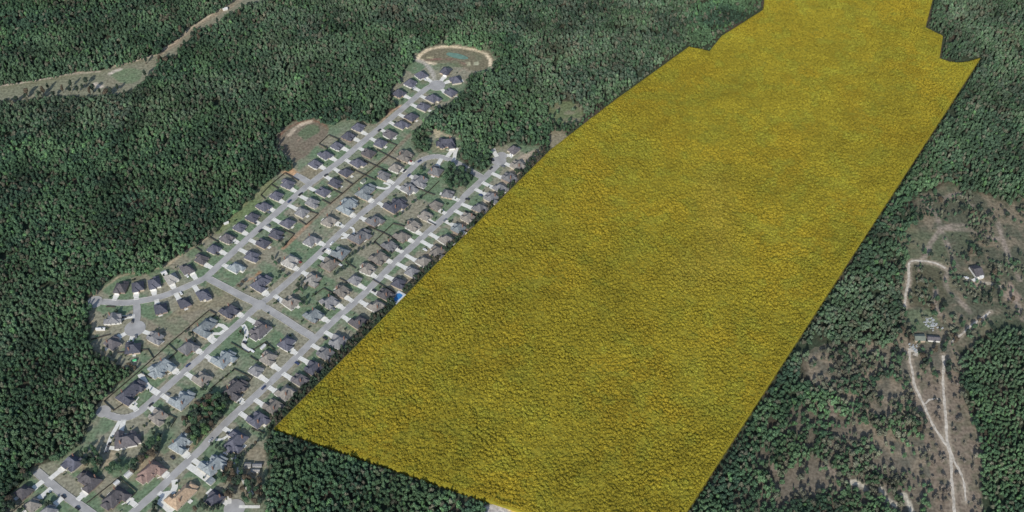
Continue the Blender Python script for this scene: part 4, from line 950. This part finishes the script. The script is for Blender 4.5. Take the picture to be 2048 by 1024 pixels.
GOLFT = [(4,212),(15,207),(32,200),(54,187),(50,195),(87,185),(96,175),(80,192),(125,180),(142,170),(140,182),(155,180),(172,165),(165,176),(180,185),(200,185),(212,188),(220,185),(235,177),(291,122),(290,150),(320,122),(332,122),(345,117),(365,95),(385,72),(400,67),(398,78),(422,57),(435,45),(462,32),(480,30),(322,97),(362,62),(485,15),(500,12),(185,178),(108,190)]
for px, py in GOLFT:
    tree(px, py, rnd.uniform(.85, 1.2), rnd.choice(('dark', 'dark', 'brown')), 'dark tall tree on the edge of the golf fairway', 'dark trees edging the golf fairway', hs=1.25)
ONW = [(556,287,1.1),(548,283,1.0),(563,296,1.0),(552,296,1.0),(940,155,1.0),(950,152,1.0),(960,150,.9),(936,165,.9),(934,180,.9),(925,193,.9),(912,203,.9),(900,210,.9),(888,215,.9),(876,220,.9),(862,230,.9),(853,240,.9),(846,250,.9),(836,258,.9)]
for px, py, s in ONW: tree(px, py, s, 'dark', 'dark tree at the wood edge beside the basin or top cul-de-sac', 'dark trees at the northern wood edge')
CLR = [(1905,530),(1910,540),(1902,545),(1925,515),(1930,510),(1945,495),(1940,505),(1955,500),(1960,510),(1935,520),(1985,555),(1995,560),(2000,548),(1990,545),(1920,425),(1930,420),(1925,415),(1945,425),(1960,420),(1880,400),(1892,410),(1870,385),(2015,430),(2030,440),(2035,420),(1980,430),(1990,440),(1860,510),(1848,505),(1800,610),(1795,620),(1788,612),(1810,630),(1865,615),(1868,628),(1874,600),(1884,622),(1890,612),(1960,640),(1968,648),(1975,640),(1950,655),(1985,655),(1905,670),(1912,680),(1895,680),(1890,692),(1886,700),(1870,700),(1864,705),(1845,712),(1850,722),(1840,706),(1853,730),(1865,740),(1870,750),(1795,700),(1790,690),(1788,710),(1798,720),(1805,660),(1812,672),(1820,680),(1800,665),(1795,760),(1800,745),(1895,740),(1900,755),(1898,728),(2010,580),(2000,590),(2020,520),(2030,530),(2040,510),(2025,600),(2035,620),(1970,590),(1980,600),(1990,575),(1770,750),(1760,740),(1830,822),(1842,830),(1850,845),(1840,860),(1835,850),(1925,650),(1935,665)]
for px, py in CLR:
    kd = rnd.choice(('dark', 'dark', 'green', 'green', 'brown'))
    if dline(*[np.array([v]) for v in W(px, py, 4)], Wp([(1839,676),(1867,677)]))[0] < 7: continue
    tree(px, py, rnd.uniform(.8, 1.15), kd, f"{KINDS[kd][1]} tree standing apart in the brown right-hand clearing", f"{KINDS[kd][1]} trees in the right-hand clearing")
# strip of trees along the estate's side of the parcel: one belt
bx, by = [], []
belt = [(1096,300),(1000,396),(870,526),(700,700),(552,848)]
for i_ in range(len(belt) - 1):
    a, c = belt[i_], belt[i_ + 1]; k = int(math.dist(a, c) / 3.2)
    for j in range(k):
        for off in (2.5, 7.5, 12):
            if off > 7 and rnd.random() < .45: continue
            t = (j + rnd.random()) / k; x, y = W(a[0] + (c[0] - a[0]) * t - off * .7, a[1] + (c[1] - a[1]) * t - off * .7, 3)
            if min(math.hypot(h[0] - x, h[1] - y) for h in HOUSES) < 9.5 or math.hypot(x - W(795,595)[0], y - W(795,595)[1]) < 9: continue
            bx.append(x); by.append(y)
N = len(bx); s_ = .6 + .35 * rng.random(N); tn = np.where(rng.random((N, 1)) < .3, np.array([[.075, .07, .05]]), np.array([[.042, .065, .04]])) * (.8 + .4 * rng.random((N, 1)))
scatter('tree_belt', np.array(bx), np.array(by), np.stack([s_, s_, s_ * 1.1], 1), tn, protos, 'dark belt of trees between the eastern back yards and the yellow parcel', 'tree belt')
TREES.sort(key=lambda t: -t[0])
ntree = [0]; rest = []
for t in TREES:
    if t[7] == 'tree' and ntree[0] >= 292: rest.append(t); continue
    if t[7] == 'tree': ntree[0] += 1
    plant(*t[1:])
if rest:
    a = np.array([[t[1], t[2], t[3], t[9]] for t in rest]); tn = np.array([KINDS[t[4]][0] for t in rest]) * 1.1
    scatter('small_outlying_trees', a[:, 0], a[:, 1], np.stack([a[:, 2], a[:, 2], a[:, 2] * a[:, 3]], 1), tn, protos, 'small dark trees along the clearings and distant wood edges', 'trees')
# things that would read alike get their place among their kind
by = {}
for o, lb, x in DUPES: by.setdefault(lb, []).append((x, o))
for lb, q in by.items():
    q.sort(key=lambda t: t[0]); k = len(q)
    for j, (x, o) in enumerate(q):
        pre = '' if k == 1 else ({2: ['left-hand ', 'right-hand '], 3: ['left-hand ', 'middle ', 'right-hand ']}.get(k) or [ORD[i_] + ' from left, ' for i_ in range(k)])[j]
        o['label'] = pre + lb
print('TREES', NT[0], 'woodland', len(fx_), 'parcel', len(ax_), 'belt', N, 'houses', len(HOUSES))
